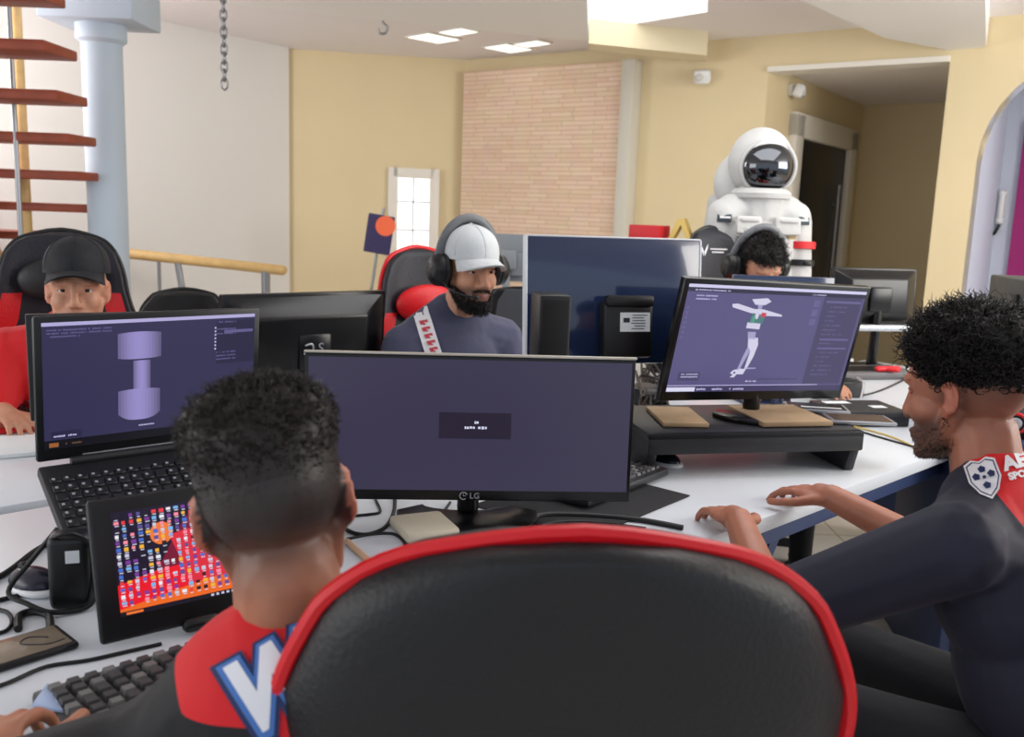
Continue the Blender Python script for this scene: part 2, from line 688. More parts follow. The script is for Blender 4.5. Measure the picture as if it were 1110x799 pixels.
wx1, wz1 = lwall(426, 187)
wx0, _ = lwall(471, 190)
wz0 = .45
ow = [(0, 0), (wx0, 0), (wx0, wz1), (wx1, wz1), (wx1, 0), (LW + .25, 0), (LW + .25, HCE), (0, HCE)]
m = MB()
m.box((wx0 / 2, .075, HCE / 2), (wx0, .15, HCE)); m.box(((wx1 + LW + .25) / 2, .075, HCE / 2), (LW + .25 - wx1, .15, HCE))
m.box(((wx0 + wx1) / 2, .075, (HCE + wz1) / 2), (wx1 - wx0, .15, HCE - wz1)); m.box(((wx0 + wx1) / 2, .075, wz0 / 2), (wx1 - wx0, .15, wz0))
struct(m.build('wall_left', YEL, M=AXM, smooth=False))
win = thing('window_1', 'tall narrow white window in the yellow wall behind the headset man', 'window', AXM); struct(win)
ww, wc = wx1 - wx0, (wx0 + wx1) / 2
m = MB()
for x in (wx0, wx1):
    m.box((x, -.02, (wz0 + wz1) / 2), (.085, .07, wz1 - wz0 + .085), .006)
for z in (wz0, wz1):
    m.box((wc, -.02, z), (ww, .07, .085), .006)
m.build('window_frame', TRIMW, win)
m = MB()
m.box((wc, .02, (wz0 + wz1) / 2), (.012, .02, wz1 - wz0))
for k in range(1, 5):
    m.box((wc, .02, wz0 + (wz1 - wz0) * k / 5), (ww, .02, .012))
m.build('muntin', mat('muntin_grey', (190, 192, 195), rough=.5), win)
m = MB(); m.box((wc, .05, (wz0 + wz1) / 2), (ww, .01, wz1 - wz0)); m.build('pane', GLASSB, win)

wl = WC + AD * LW
wl2 = V((-6.2, 2.2, 0))
dd = (wl2 - wl); L2 = dd.length; dd.normalize()
m = MB(); m.box((L2 / 2, 0, HCE / 2), (L2, .12, HCE))
struct(m.build('wall_stair', WHITE, M=Matrix.Translation(wl) @ Matrix.Rotation(math.atan2(dd.y, dd.x), 4, 'Z'), smooth=False))

# floor and ceiling
FL = bpy.data.materials.new('floor_tiles'); FL.use_nodes = True
nt = FL.node_tree; pb = nt.nodes['Principled BSDF']; tc = nt.nodes.new('ShaderNodeTexCoord')
bk = nt.nodes.new('ShaderNodeTexBrick'); bk.offset = 0
bk.inputs['Color1'].default_value = rgb(222, 216, 206); bk.inputs['Color2'].default_value = rgb(216, 209, 198); bk.inputs['Mortar'].default_value = rgb(160, 148, 130)
bk.inputs['Scale'].default_value = 1; bk.inputs['Brick Width'].default_value = .5; bk.inputs['Row Height'].default_value = .5; bk.inputs['Mortar Size'].default_value = .004
nt.links.new(tc.outputs['Object'], bk.inputs['Vector']); nt.links.new(bk.outputs['Color'], pb.inputs['Base Color']); pb.inputs['Roughness'].default_value = .3
m = MB(); m.slab([(-6.5, -2.5), (7, -2.5), (7, 12), (-6.5, 12)], -.1, 0)
struct(m.build('floor', FL, smooth=False))
CPOLY = [(-6.5, -1.0), (7, -1.0), (7, 12), (-6.5, 12)]
sk = [at_z(634, -60, HCE), at_z(768, -60, HCE), at_z(767, 13, HCE), at_z(637, 34, HCE)]
# the ceiling keeps a hole for the skylight
b = bmesh.new()
outer = [b.verts.new((x, y, HCE)) for x, y in CPOLY]
inner = [b.verts.new((p.x, p.y, HCE)) for p in sk]
eo = [b.edges.new((outer[i], outer[(i + 1) % 4])) for i in range(4)]
ei = [b.edges.new((inner[i], inner[(i + 1) % 4])) for i in range(4)]
bmesh.ops.triangle_fill(b, edges=eo + ei, use_beauty=True)
g = bmesh.ops.extrude_face_region(b, geom=b.faces[:])
bmesh.ops.translate(b, vec=(0, 0, .18), verts=[v for v in g['geom'] if isinstance(v, bmesh.types.BMVert)])
bmesh.ops.recalc_face_normals(b, faces=b.faces)
m = MB(); m._add(b)
struct(m.build('ceiling', CEIL, smooth=False))
m = MB(); m.slab([(p.x, p.y) for p in sk], HCE + .1, HCE + .12)
struct(m.build('window_2', mat('skylight_glass', (250, 250, 250), emit=(250, 252, 252), estr=2.2)))
# white soffit towards the viewer and the two beams that meet the back wall
zb = 2.56
a = [at_z(x, y, zb) for x, y in ((60, -16), (345, 15), (638, 45), (634, -75), (60, -120))]
m = MB(); m.slab([(p.x, p.y) for p in a], zb, HCE)
struct(m.build('beam_soffit', CEILB, smooth=False))
zb = 2.52
a = [at_z(x, y, zb) for x, y in ((638, 47), (766, 60), (766, 67), (638, 54))]
m = MB(); m.slab([(p.x, p.y) for p in a], zb, HCE)
struct(m.build('beam_short', mat('beam_cream', (226, 214, 182), rough=.7), smooth=False))
zb = 2.50
a = [at_z(x, y, zb) for x, y in ((822, -60), (868, 0), (958, 41), (1031, 55), (1069, 51), (1067, -60))]
m = MB(); m.slab([(p.x, p.y) for p in a], zb, HCE)
struct(m.build('beam_right', CEILB, smooth=False))

# on the ceiling: glowing plates added for patches of light, hook, chain
LGT = mat('patch_glow', (255, 255, 250), emit=(255, 255, 250), estr=1.1)
for i, (x, y, w, lab) in enumerate(((470, 40, .30, 'glowing plate as a light patch left of the soffit corner'), (497, 33, .16, 'small glowing plate as a light patch near the soffit edge'), (551, 51, .28, 'glowing plate as a light patch nearest the stone-clad panel'), (577, 46, .14, 'small glowing plate as a light patch close to the soffit edge over the stone panel'))):
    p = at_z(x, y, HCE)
    t = thing('light_patch', lab, 'light patch', Matrix.Translation(p) @ Matrix.Rotation(DA, 4, 'Z'), 'glowing light patches on the far ceiling')
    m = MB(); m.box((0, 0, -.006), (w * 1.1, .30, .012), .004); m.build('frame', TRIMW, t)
    m = MB(); m.box((0, 0, -.013), (w, .25, .006), .002); m.build('patch_plate', LGT, t)
p = at_z(415, 14, HCE)
t = thing('ceiling_hook', 'small steel hook hanging from the ceiling beside the white soffit', 'hook', Matrix.Translation(p))
m = MB(); m.cyl((0, 0, 0), (0, 0, -.02), .05, .04); m.build('plate', STEEL, t)
m = MB(); m.tube([(0, 0, -.02), (0, 0, -.06), (.03, 0, -.09), (.02, 0, -.13), (-.02, 0, -.13), (-.03, 0, -.1)], .009); m.build('hook', STEEL, t)
pc = at_y(242, 0, 4.2)
m = MB()
for k in range(22):
    z = 2.68 - k * .036
    pts = [(pc.x + (.014 * math.cos(q) if k % 2 else 0), pc.y + (0 if k % 2 else .014 * math.cos(q)), z - .026 + .026 * math.sin(q)) for q in [2 * PI * j / 8 for j in range(8)]]
    m.tube(pts, .0045, n=6, closed=True, sub=2)
tag(m.build('hanging_chain', STEEL), 'steel link chain hanging from the ceiling at upper left', 'chain')

# open stair coming down from the left, its column, handrail and rods
st = thing('staircase', 'open staircase with red-brown wooden treads against the white wall', 'staircase')
for k in range(13):
    z = 2.18 - .172 * k
    y = 3.9 + .28 * k
    xr = -1.92 - .09 * k
    m = MB(); m.box((xr - .6, y, z), (1.2, .30, .045), .008); m.build('tread', TREAD, st)
m = MB(); m.hull([(-2.6, 3.7, 2.16), (-2.75, 3.7, 2.16), (-2.6, 3.7, 1.98), (-2.75, 3.7, 1.98), (-3.6, 7.4, -.0), (-3.75, 7.4, -.0), (-3.6, 7.2, .0), (-3.75, 7.2, .0)])
m.build('stringer', PINE, st)
for x, y, za, zb_ in ((17, 60, 2.9, .9), (24, 20, 2.9, 1.0)):
    p = at_y(x, 150, 4.6 if x < 20 else 5.2)
    m = MB(); m.cyl((p.x, p.y, .9), (p.x, p.y, HCE - .02), .012 if x < 20 else .03); m.build('rod', STEEL if x < 20 else PINE, st)
rl = thing('handrail', 'pale wooden handrail end on thin steel posts by the white wall', 'handrail')
pa, pb_ = at_y(140, 275, 6.4), at_y(306, 293, 6.4)
m = MB(); m.cap(pa, pb_, .035); m.build('rail', PINE, rl)
q = at_y(288, 292, 6.4)
m = MB(); m.cyl((q.x, q.y, 0), (q.x, q.y, q.z), .03); m.build('post', STEEL, rl)
q = at_y(192, 281, 6.4)
m = MB(); m.cyl((q.x + .14, q.y, .0), (q.x, q.y, q.z), .022); m.build('post', STEEL, rl)
q = at_y(172, 279, 6.4)
m = MB(); m.cyl((q.x, q.y, .0), (q.x, q.y, q.z), .012); m.build('post', STEEL, rl)
q = at_y(131, 300, 5.2)
m = MB(); m.lathe([(.10, 0), (.125, 0), (.125, .12), (.105, .14), (.105, 2.2), (.13, 2.22), (.13, 2.3)], 32)
m.box((0, 0, 2.45), (.5, .4, .3), .01)
struct(m.build('column', COLM, M=Matrix.Translation((q.x - .06, q.y, 0))))

# small flag-like banner and red boxes at the back
q = at_y(411, 254, 7.0)
bn = thing('pennant', 'navy pennant with an orange disc left of the narrow window', 'banner', Matrix.Translation((q.x, q.y, q.z)) @ Matrix.Rotation(R(8), 4, 'Y'))
m = MB(); m.box((0, 0, 0), (.2, .02, .29), .008); m.build('cloth', mat('pennant_navy', (58, 52, 92), rough=.8), bn)
m = MB(); m.cyl((.04, -.012, .07), (.04, -.02, .07), .075, n=28); m.build('disc', mat('pennant_orange', (240, 110, 70), rough=.6), bn)
m = MB(); m.cyl((0, .03, .2), (0, .03, -q.z), .012); m.cyl((0, .03, -q.z), (0, .03, -q.z + .02), .14); m.build('stand', STEEL, bn)
REDB = mat('red_card', (205, 38, 48), rough=.5)
GOLD = mat('gold_trim', (214, 186, 108), rough=.35, metal=.3)
sh_ = thing('low_shelf', 'low tan shelf by the yellow wall carrying red boxes', 'shelf', frame((1.07, 5.9, 0), R(-35)))
TAN = mat('tan_board', (176, 150, 96), rough=.6)
m = MB(); m.box((0, 0, 1.2), (.85, .3, .03), .004); m.build('top', TAN, sh_)
for x in (-.4, .4):
    m = MB(); m.box((x, 0, .595), (.03, .28, 1.18), .004); m.build('side_panel', TAN, sh_)
m = MB(); m.box((0, 0, .6), (.77, .27, .025), .003); m.build('board', TAN, sh_)
for x, w, lab in ((-.26, .22, 'red box on the low shelf beside the stone panel edge'), (.27, .24, 'red box on the low shelf beside the spacesuit')):
    m = MB(); m.box((x, 0, 1.2155 + .06), (w, .16, .12), .008)
    tag(m.build('red_box', REDB, M=frame((1.07, 5.9, 0), R(-35))), lab, 'box', 'red boxes on the low shelf')
m = MB(); m.prism([(-.1, 0), (-.07, 0), (0, .13), (.07, 0), (.1, 0), (.02, .17), (-.02, .17)], .05, M=frame((1.07, 5.9, 1.2155), R(-35)) @ Matrix.Translation((-.03, .02, 0)) @ Matrix.Rotation(R(90), 4, 'X'))
tag(m.build('gold_frame', GOLD), 'gold triangular frame between the two red boxes', 'ornament')
# ---------------------------------------------------------------- materials
DESKW = mat('desk_laminate', (206, 211, 217), rough=.32, var=.015, vscale=4)
NAVY = mat('desk_navy', (42, 58, 96), rough=.5)
REDP = mat('red_paint', (206, 30, 40), rough=.45)
BLK = mat('black_gloss', (9, 9, 11), rough=.28)
BLK2 = mat('black_satin', (16, 16, 18), rough=.4)
CABLE = mat('cable_black', (13, 13, 14), rough=.5)
CABLEW = mat('cable_grey', (182, 182, 186), rough=.5)
PAPER = mat('paper_label', (226, 230, 232), rough=.7)
LEATH = mat('chair_leather', (17, 18, 21), rough=.5, bump=.12, bscale=150)
LEATHN = mat('chair_leather_navy', (22, 24, 34), rough=.5, bump=.12, bscale=150)
REDL = mat('chair_leather_red', (206, 20, 28), rough=.42, bump=.1, bscale=150)
PIPE = mat('chair_piping_red', (214, 16, 28), rough=.4)
SILV = mat('silver_plastic', (172, 176, 182), rough=.3, metal=.5)
KRAFT = mat('kraft_board', (164, 138, 106), rough=.7, var=.12, vscale=14)
INK = mat('dark_ink', (40, 42, 48), rough=.7)

# --------------------------------------------------------------------- desk
AM = Matrix.Translation(DO) @ Matrix.Rotation(DA, 4, 'Z')            # local x = u, y = v


def make_desk(label, v0, v1, u0=-.95, u1=3.75):
    t = thing('desk', label, 'desk', AM, 'long white desks joined in the middle of the room')
    m = MB(); m.box(((u0 + u1) / 2, (v0 + v1) / 2, .732), (u1 - u0, v1 - v0, .036), .004); m.build('desktop', DESKW, t)
    m = MB()
    for v in (v0 + .06, v1 - .06):
        m.box(((u0 + u1) / 2, v, .684), (u1 - u0 - .2, .04, .06), .003)
    m.build('apron', NAVY, t)
    for u in (u0 + .25, (u0 + u1) / 2, u1 - .25):
        m = MB()
        w = (v1 - v0) / 2 - .06
        m.prism([(-w * .55, 0), (-w * .3, 0), (0, .3), (w * .3, 0), (w * .55, 0), (w, .655), (w * .6, .655), (0, .42), (-w * .6, .655), (-w, .655)], .04,
                M=Matrix.Translation((u, (v0 + v1) / 2, 0)) @ Matrix.Rotation(R(90), 4, 'Z') @ Matrix.Rotation(R(90), 4, 'X'))
        m.build('leg', NAVY, t)
    return t


make_desk('long white desk nearest the viewer carrying the laptop, tablet and wide monitor', .10, 1.085)
make_desk('white desk behind the gap in the desktops where the headset man and red-shirt man sit', 1.135, 1.78)


# ------------------------------------------------------------------- chairs
PROF = [(.44, .19), (.55, .225), (.7, .25), (.85, .265), (.95, .255), (1.02, .215), (1.1, .185), (1.2, .17), (1.27, .145), (1.31, .09), (1.325, .02)]


def interp(pr, z):
    for (a, b), (c, d) in zip(pr, pr[1:]):
        if z <= c:
            t = (z - a) / (c - a)
            return b + (d - b) * t
    return pr[-1][1]


def gaming_chair(M, label, prof=PROF, main=None, accent=None, lean=.12, pillow=True, mark=None, piping=PIPE, n=22, wing=.07, seat_red=True, pillow_mat=None, name='gaming_chair', recess=True):
    main = main or LEATH
    accent = accent or REDL
    t = thing(name, label, 'chair', M, 'black and red gaming chairs round the desks')
    y0 = -.24

    def ctr(z):
        return y0 - (z - .44) * lean

    zs = [prof[0][0] + (prof[-1][0] - prof[0][0]) * (i / 30) for i in range(26)]
    zs += [prof[0][0] + (prof[-1][0] - prof[0][0]) * q for q in (.86, .89, .92, .945, .965, .98, .99, 1.0)]
    zs = sorted(set(round(z, 5) for z in zs))
    m = MB()
    b = bmesh.new()
    rings = []
    for z in zs:
        w = interp(prof, z)
        th = .05 * min(1, .25 + w / .12)
        ring = []
        for k in range(n * 2):
            a = 2 * PI * k / (n * 2)
            ca, sa = math.cos(a), math.sin(a)
            x = w * math.copysign(abs(ca) ** .55, ca)
            yy = th * math.copysign(abs(sa) ** .7, sa)
            fwd = wing * abs(x / max(w, .05)) ** 3 * min(1, w / .2)
            if recess and sa < 0:
                fwd += .012 * max(0, 1 - abs(x) / max(w * .8, .01)) ** .5
            ring.append(b.verts.new((x, ctr(z) + yy + fwd, z)))
        rings.append(ring)
    for p, q in zip(rings, rings[1:]):
        for k in range(len(p)):
            f = b.faces.new((p[k], p[(k + 1) % len(p)], q[(k + 1) % len(p)], q[k]))
    b.faces.new(rings[0][::-1]); b.faces.new(rings[-1])
    me = bpy.data.meshes.new('backrest')
    b.to_mesh(me); b.free()
    for pl in me.polygons:
        c = pl.center
        w = interp(prof, min(max(c.z, prof[0][0]), prof[-1][0]))
        if c.y > ctr(c.z) + .01 and .62 < abs(c.x) / max(w, .02) < .9 and .55 < c.z < 1.08:
            pl.material_index = 1
    bk = link_mesh('backrest', me, [main, accent], t)
    # piping down both edges and over the top
    pts = []
    zz = zs[1:-1]
    for z in zz[::2]:
        w = interp(prof, z)
        pts.append((-w - .002, ctr(z) - .012 + wing * min(1, w / .2) * .9, z))
    zt = prof[-1][0]
    pts.append((0, ctr(zt) + .0, zt + .006))
    for z in zz[::2][::-1]:
        w = interp(prof, z)
        pts.append((w + .002, ctr(z) - .012 + wing * min(1, w / .2) * .9, z))
    m = MB(); m.tube(pts, .009, n=8, sub=3); m.build('piping', piping, bk)
    if pillow:
        m = MB(); m.ell((0, ctr(1.12) + .085, 1.12), (.13, .045, .075), n=24)
        pi_ = m.build('head_pillow', pillow_mat or accent, t)
        m = MB(); m.box((0, ctr(.68) + .085, .68), (.3, .08, .18), .035, seg=3); m.build('lumbar_pillow', main, t)
    if mark:
        mark(t, ctr)
    # seat, armrests, base
    m = MB(); m.box((0, .0, .44), (.36, .5, .1), .035, seg=3); m.build('seat', main, t)
    for s in (-1, 1):
        m = MB(); m.box((s * .23, .0, .455), (.12, .5, .12), .04, seg=3, rot=(0, s * -.2, 0)); m.build('seat_bolster', accent if seat_red else main, t)
        m = MB(); m.box((s * .31, 0, .5), (.03, .06, .26), .008); m.box((s * .25, 0, .37), (.14, .06, .02), .005); m.build('armrest_post', BLK2, t)
        m = MB(); m.box((s * .31, .02, .645), (.09, .26, .03), .012, seg=3); m.build('armrest', BLK2, t)
    m = MB(); m.cyl((0, 0, .1), (0, 0, .4), .025); m.cyl((0, 0, .14), (0, 0, .28), .035); m.build('gas_lift', BLK2, t)
    for k in range(5):
        a = 2 * PI * k / 5 + .3
        c, s = math.cos(a), math.sin(a)
        m = MB(); m.cap((0, 0, .11), (c * .3, s * .3, .085), .03, .018); lg = m.build('leg', BLK2, t)
        m = MB(); m.cyl((c * .3 - s * .02, s * .3 + c * .02, .03), (c * .3 + s * .02, s * .3 - c * .02, .03), .03, n=16); m.build('caster', BLK2, lg)
    return t


# ------------------------------------------------------------------ displays
class Screen:
    """Layers of lit flat patches in the unit square of a display; y runs down as on a screen."""
    def __init__(self, w, h):
        self.w, self.h = w, h
        self.mb = MB()
        self.mats = []
        self.z = 0

    def mi(self, mt):
        if mt not in self.mats:
            self.mats.append(mt)
        self.mb.m(self.mats.index(mt))

    def up(self):
        self.z += .00025
        return self

    def pt(self, x, y):
        return ((x - .5) * self.w, (.5 - y) * self.h)

    def rect(self, x0, y0, x1, y1, mt):
        self.mi(mt)
        a, b = self.pt(x0, y1), self.pt(x1, y0)
        self.mb.quadr(a[0], a[1], b[0], b[1], self.z)

    def poly(self, pts, mt):
        self.mi(mt)
        self.mb.poly([self.pt(*p) for p in pts], self.z)

    def disc(self, x, y, r, mt, n=20):
        self.poly([(x + r * math.cos(2 * PI * k / n) * self.h / self.w, y + r * math.sin(2 * PI * k / n)) for k in range(n)], mt)

    def glyphs(self, x0, y, x1, h, mt, gap=.35, rng=None):
        """A run of tiny unreadable characters."""
        rng = rng or random
        x = x0
        while x < x1:
            w = h * self.h / self.w * rng.uniform(.4, .9)
            if rng.random() > .16:
                self.rect(x, y - h * rng.uniform(.3, .5), min(x + w, x1), y + h * rng.uniform(.3, .5), mt)
            x += w * (1 + gap)

    def build(self, parent, M):
        return self.mb.build('display', self.mats, parent, M, smooth=False)


def make_monitor(name, label, M, w, h, zdesk, group, content=None, bez=(.012, .012, .03), depth=.045, back='flat', stand='tee', casing=None, rim=None, foot_w=.24, foot_d=.17, neck_drop=0.0):
    """M: frame at the centre of the face, x right, y away from the display, z up. zdesk: height the stand rests on."""
    casing = casing or BLK2
    t = thing(name, label, 'monitor', M, group)
    l, tp, bt = bez
    m = MB()
    m.box((0, .011, 0), (w, .022, h), .004)
    m.build('casing', casing, t)
    if back == 'bulge':
        m = MB()
        m.hull([(sx * w * a, y, sz * h * a2) for sx in (-1, 1) for sz in (-1, 1) for a, a2, y in ((.49, .48, .022), (.33, .3, .022 + depth))], bev=.008)
        m.build('rear_shell', casing, t)
    else:
        m = MB(); m.box((0, .022 + depth / 2, -.03), (w * .55, depth, h * .5), .014); m.build('rear_shell', casing, t)
    if content:
        s = content(w - 2 * l, h - tp - bt)
        s.build(t, Matrix.Translation((0, -.0008, (bt - tp) / 2)) @ Matrix.Rotation(R(90), 4, 'X'))
    if rim:
        m = MB()
        for x in (-w / 2, w / 2):
            m.box((x, .011, 0), (.006, .026, h), .002)
        m.box((0, .011, h / 2), (w, .026, .005), .002)
        m.build('rim', rim, t)
    # stand in world-upright axes
    inv = M.inverted()
    cz = M.translation
    yaw = math.atan2(M[1][0], M[0][0])
    UP = inv @ (Matrix.Translation((cz.x, cz.y, zdesk)) @ Matrix.Rotation(yaw, 4, 'Z'))
    hh = cz.z - zdesk
    m = MB(); m.cap((0, .05, .02), (0, .06, hh - .02 - neck_drop), .024, .02, M=UP)
    if not neck_drop:
        m.box((0, .06, hh - .01), (.11, .04, .11), .01, M=UP)
    m.build('stand_neck', casing, t)
    m = MB()
    if stand == 'crescent':
        pts = []
        for k in range(13):
            a = PI + PI * k / 12
            pts.append((foot_w / 2 * math.cos(a), -foot_d * .75 * abs(math.sin(a)) ** .8 + .05))
        for k in range(9):
            a = 2 * PI - PI * k / 8
            pts.append((foot_w * .32 * math.cos(a), -foot_d * .2 * abs(math.sin(a)) + .09))
        m.prism(pts, .012, M=UP, bev=.003)
    else:
        m.prism([(-foot_w / 2, -.1), (foot_w / 2, -.1), (foot_w / 2 * .8, foot_d - .1), (-foot_w / 2 * .8, foot_d - .1)], .012, M=UP, bev=.004)
    m.build('stand_base', casing, t)
    t['_'] = 0
    del t['_']
    return t


PUR = scr('lilac_dark', (66, 62, 98))
PUR2 = scr('lilac_mid', (98, 92, 140))
LIL = scr('lilac_light', (190, 184, 226))
PALE = scr('pale', (214, 214, 238))
NIGHT = scr('night', (40, 38, 66))
DUSK = scr('dusk', (52, 48, 70))
BLK_S = scr('black', (16, 15, 24))


def scr_idle(w, h):
    s = Screen(w, h)
    s.rect(0, 0, 1, 1, scr('idle', (55, 51, 74)))
    s.up(); s.rect(.40, .40, .625, .60, scr('popup', (36, 30, 48)))
    s.up()
    rg = random.Random(4)
    s.glyphs(.497, .475, .53, .022, PALE, rng=rg); s.glyphs(.48, .515, .55, .022, PALE, rng=rg)
    return s


def scr_dumbbell(w, h):
    s = Screen(w, h)
    rg = random.Random(2)
    s.rect(0, 0, 1, 1, scr('viewport_blue', (50, 48, 80)))
    s.up()
    s.rect(0, .0, 1, .028, scr('titlebar', (176, 170, 214)))
    s.rect(.80, .05, 1, .42, NIGHT); s.rect(0, .93, 1, 1, BLK_S)
    s.rect(.03, .86, .16, .92, NIGHT)
    s.up()
    for y in (.06, .085, .11):
        s.glyphs(.02, y, .16 if y > .1 else .3, .014, PUR2, rng=rg)
    for y in (.06, .12, .16, .32, .35, .38):
        s.glyphs(.8, y, .9, .014, PUR2, rng=rg)
    s.rect(.84, .13, .99, .155, PUR2)
    s.glyphs(.42, .885, .5, .014, LIL, rng=rg)
    for k in range(7):
        s.rect(.79, .1 + .03 * k, .798, .115 + .03 * k, LIL)
    s.glyphs(.04, .9, .14, .016, LIL, rng=rg)
    s.rect(.02, .95, .06, .985, scr('amber', (150, 92, 50)))
    s.glyphs(.08, .967, .16, .016, scr('amber2', (110, 80, 60)), rng=rg)

    def barrel(x0, x1, y0, y1, bow_t, bow_b):
        n = 14
        for k in range(n):
            a, b = k / n, (k + 1) / n
            xm = (a + b) / 2
            sh = .42 + .58 * math.sin(PI * (xm * .8 + .12))
            c = scr('clay_%d' % k, (int(128 * sh + 22), int(120 * sh + 20), int(172 * sh + 26)))
            fa = lambda q: bow_t * (1 - (2 * q - 1) ** 2)
            fb = lambda q: bow_b * (1 - abs(2 * q - 1) ** 3)
            s.poly([(x0 + (x1 - x0) * a, y0 - fa(a)), (x0 + (x1 - x0) * b, y0 - fa(b)), (x0 + (x1 - x0) * b, y1 + fb(b)), (x0 + (x1 - x0) * a, y1 + fb(a))], c)
    s.up(); barrel(.395, .475, .34, .60, 0, 0)
    s.up(); barrel(.325, .525, .115, .315, .012, .012); barrel(.325, .52, .585, .78, .012, .055)
    return s


def scr_figure(w, h):
    s = Screen(w, h)
    rg = random.Random(5)
    s.rect(0, 0, 1, 1, scr('viewport_lilac', (84, 79, 124)))
    s.up()
    s.rect(0, 0, 1, .028, scr('bar_pale', (206, 204, 236)))
    s.rect(0, .028, 1, .065, NIGHT)
    s.rect(.755, .065, .985, .93, PUR)
    s.rect(0, .945, 1, 1, scr('taskbar', (58, 54, 92)))
    s.rect(.045, .81, .16, .89, PUR)
    s.up()
    s.rect(0, .955, .15, .995, PALE)
    s.rect(.77, .1, .98, .122, PUR2); s.rect(.79, .47, .965, .49, PUR2); s.rect(.79, .56, .965, .578, PUR2)
    s.rect(.0, .935, .85, .942, LIL)
    s.glyphs(.16, .975, .3, .022, LIL, rng=rg); s.glyphs(.34, .975, .42, .022, LIL, rng=rg)
    for k in range(7):
        s.rect(.012, .2 + .045 * k, .026, .225 + .045 * k, PUR2)
    for y in (.1, .13):
        s.glyphs(.05, y, .16, .014, LIL, rng=rg)
    s.glyphs(.03, .05, .22, .014, LIL, rng=rg); s.glyphs(.68, .05, .76, .014, LIL, rng=rg)
    for k in range(16):
        s.glyphs(.79, .16 + .045 * k, .79 + rg.uniform(.05, .14), .014, PUR2, rng=rg)
    for k in range(3):
        s.rect(.70, .1 + .09 * k, .735, .165 + .09 * k, PUR2)
    s.glyphs(.42, .9, .48, .014, PALE, rng=rg); s.glyphs(.48, .88, .72, .018, PUR, rng=rg)
    for y in (.83, .855):
        s.glyphs(.06, y, .15, .014, LIL, rng=rg)
    # figure with a broad hat, arms held out
    b1, b2, b3 = scr('bone', (208, 204, 228)), scr('bone_shade', (160, 156, 196)), scr('teal', (70, 118, 120))
    s.up()
    s.poly([(.345, .115), (.43, .10), (.455, .13), (.425, .165), (.37, .165)], b1)
    s.poly([(.385, .165), (.412, .165), (.41, .205), (.39, .205)], b2)
    s.poly([(.245, .165), (.275, .16), (.37, .205), (.42, .205), (.53, .25), (.535, .268), (.44, .265), (.40, .25), (.36, .245), (.25, .195)], b1)
    s.poly([(.365, .24), (.44, .25), (.435, .34), (.36, .34)], b3)
    s.poly([(.35, .33), (.425, .34), (.425, .395), (.35, .385)], b1)
    s.poly([(.365, .42), (.41, .42), (.415, .49), (.375, .49)], b2)
    s.poly([(.375, .475), (.43, .475), (.44, .545), (.43, .66), (.408, .78), (.395, .78), (.405, .60), (.385, .56)], b1)
    s.poly([(.385, .56), (.405, .60), (.385, .70), (.37, .79), (.355, .79), (.37, .66)], b2)
    s.poly([(.335, .79), (.37, .775), (.405, .78), (.395, .83), (.36, .83), (.35, .86), (.325, .86), (.34, .835), (.322, .82)], b1)
    s.poly([(.40, .765), (.46, .765), (.46, .775), (.40, .78)], b2)
    s.up()
    s.poly([(.418, .235), (.445, .24), (.44, .28), (.412, .272)], scr('red_patch', (196, 60, 80)))
    s.poly([(.385, .245), (.405, .25), (.40, .30), (.38, .29)], b1)
    s.poly([(.372, .27), (.39, .275), (.386, .335), (.366, .33)], scr('green_patch', (80, 150, 130)))
    s.disc(.345, .815, .012, scr('viewport_lilac', (84, 79, 124)), 10)
    return s


def scr_icons(w, h):
    s = Screen(w, h)
    rg = random.Random(11)
    RED, DK, ORG = scr('red', (232, 22, 40)), scr('deep', (22, 18, 42)), scr('orange', (240, 120, 50))
    s.rect(0, 0, 1, 1, scr('maroon', (120, 18, 50)))
    s.up()
    s.poly([(0, 0), (.48, 0), (.38, .2), (.28, .45), (.22, .62), (0, .70)], DK)
    s.poly([(0, .70), (.22, .62), (.5, .6), (1, .55), (1, .93), (0, .93)], RED)
    s.poly([(.48, .0), (1, 0), (1, .55), (.5, .6), (.4, .4)], scr('crimson', (196, 30, 54)))
    s.up()
    s.disc(.26, .27, .11, ORG); s.poly([(.0, .955), (0, .93), (.5, .80), (1, .80), (1, .955)], scr('orange2', (236, 104, 34)))
    s.rect(0, .955, 1, 1, scr('tablet_bar', (24, 20, 34)))
    s.poly([(.30, .3), (.5, .25), (.62, .42), (.6, .8), (.38, .8), (.34, .5)], scr('scarlet', (220, 44, 62)))
    s.up()
    pal = [scr('icon_%d' % i, c) for i, c in enumerate(((232, 232, 240), (70, 110, 200), (240, 180, 60), (200, 200, 220), (230, 60, 70), (90, 80, 150), (120, 180, 230), (30, 28, 40), (250, 140, 160), (120, 60, 150)))]
    for i in range(24):
        for j in range(14):
            if rg.random() < .88 and not (.58 < i / 24 < .8 and .5 < j / 14 < .8):
                x, y = .012 + i * .041, .03 + j * .064
                ww, hh = rg.uniform(.018, .028), rg.uniform(.026, .038)
                s.rect(x, y, x + ww, y + hh, rg.choice(pal))
                s.rect(x + .004, y + hh + .008, x + ww, y + hh + .018, pal[3])
    s.up()
    s.rect(.60, .37, .78, .53, scr('card_white', (222, 228, 250)))
    s.disc(.66, .845, .05, pal[0]); s.rect(.73, .80, .97, .89, pal[0])
    for k in range(16):
        s.rect(.5 + k * .03, .966, .516 + k * .03, .988, pal[3])
    s.rect(.03, .966, .12, .988, ORG)
    return s


MON = 'computer monitors standing on the desks'
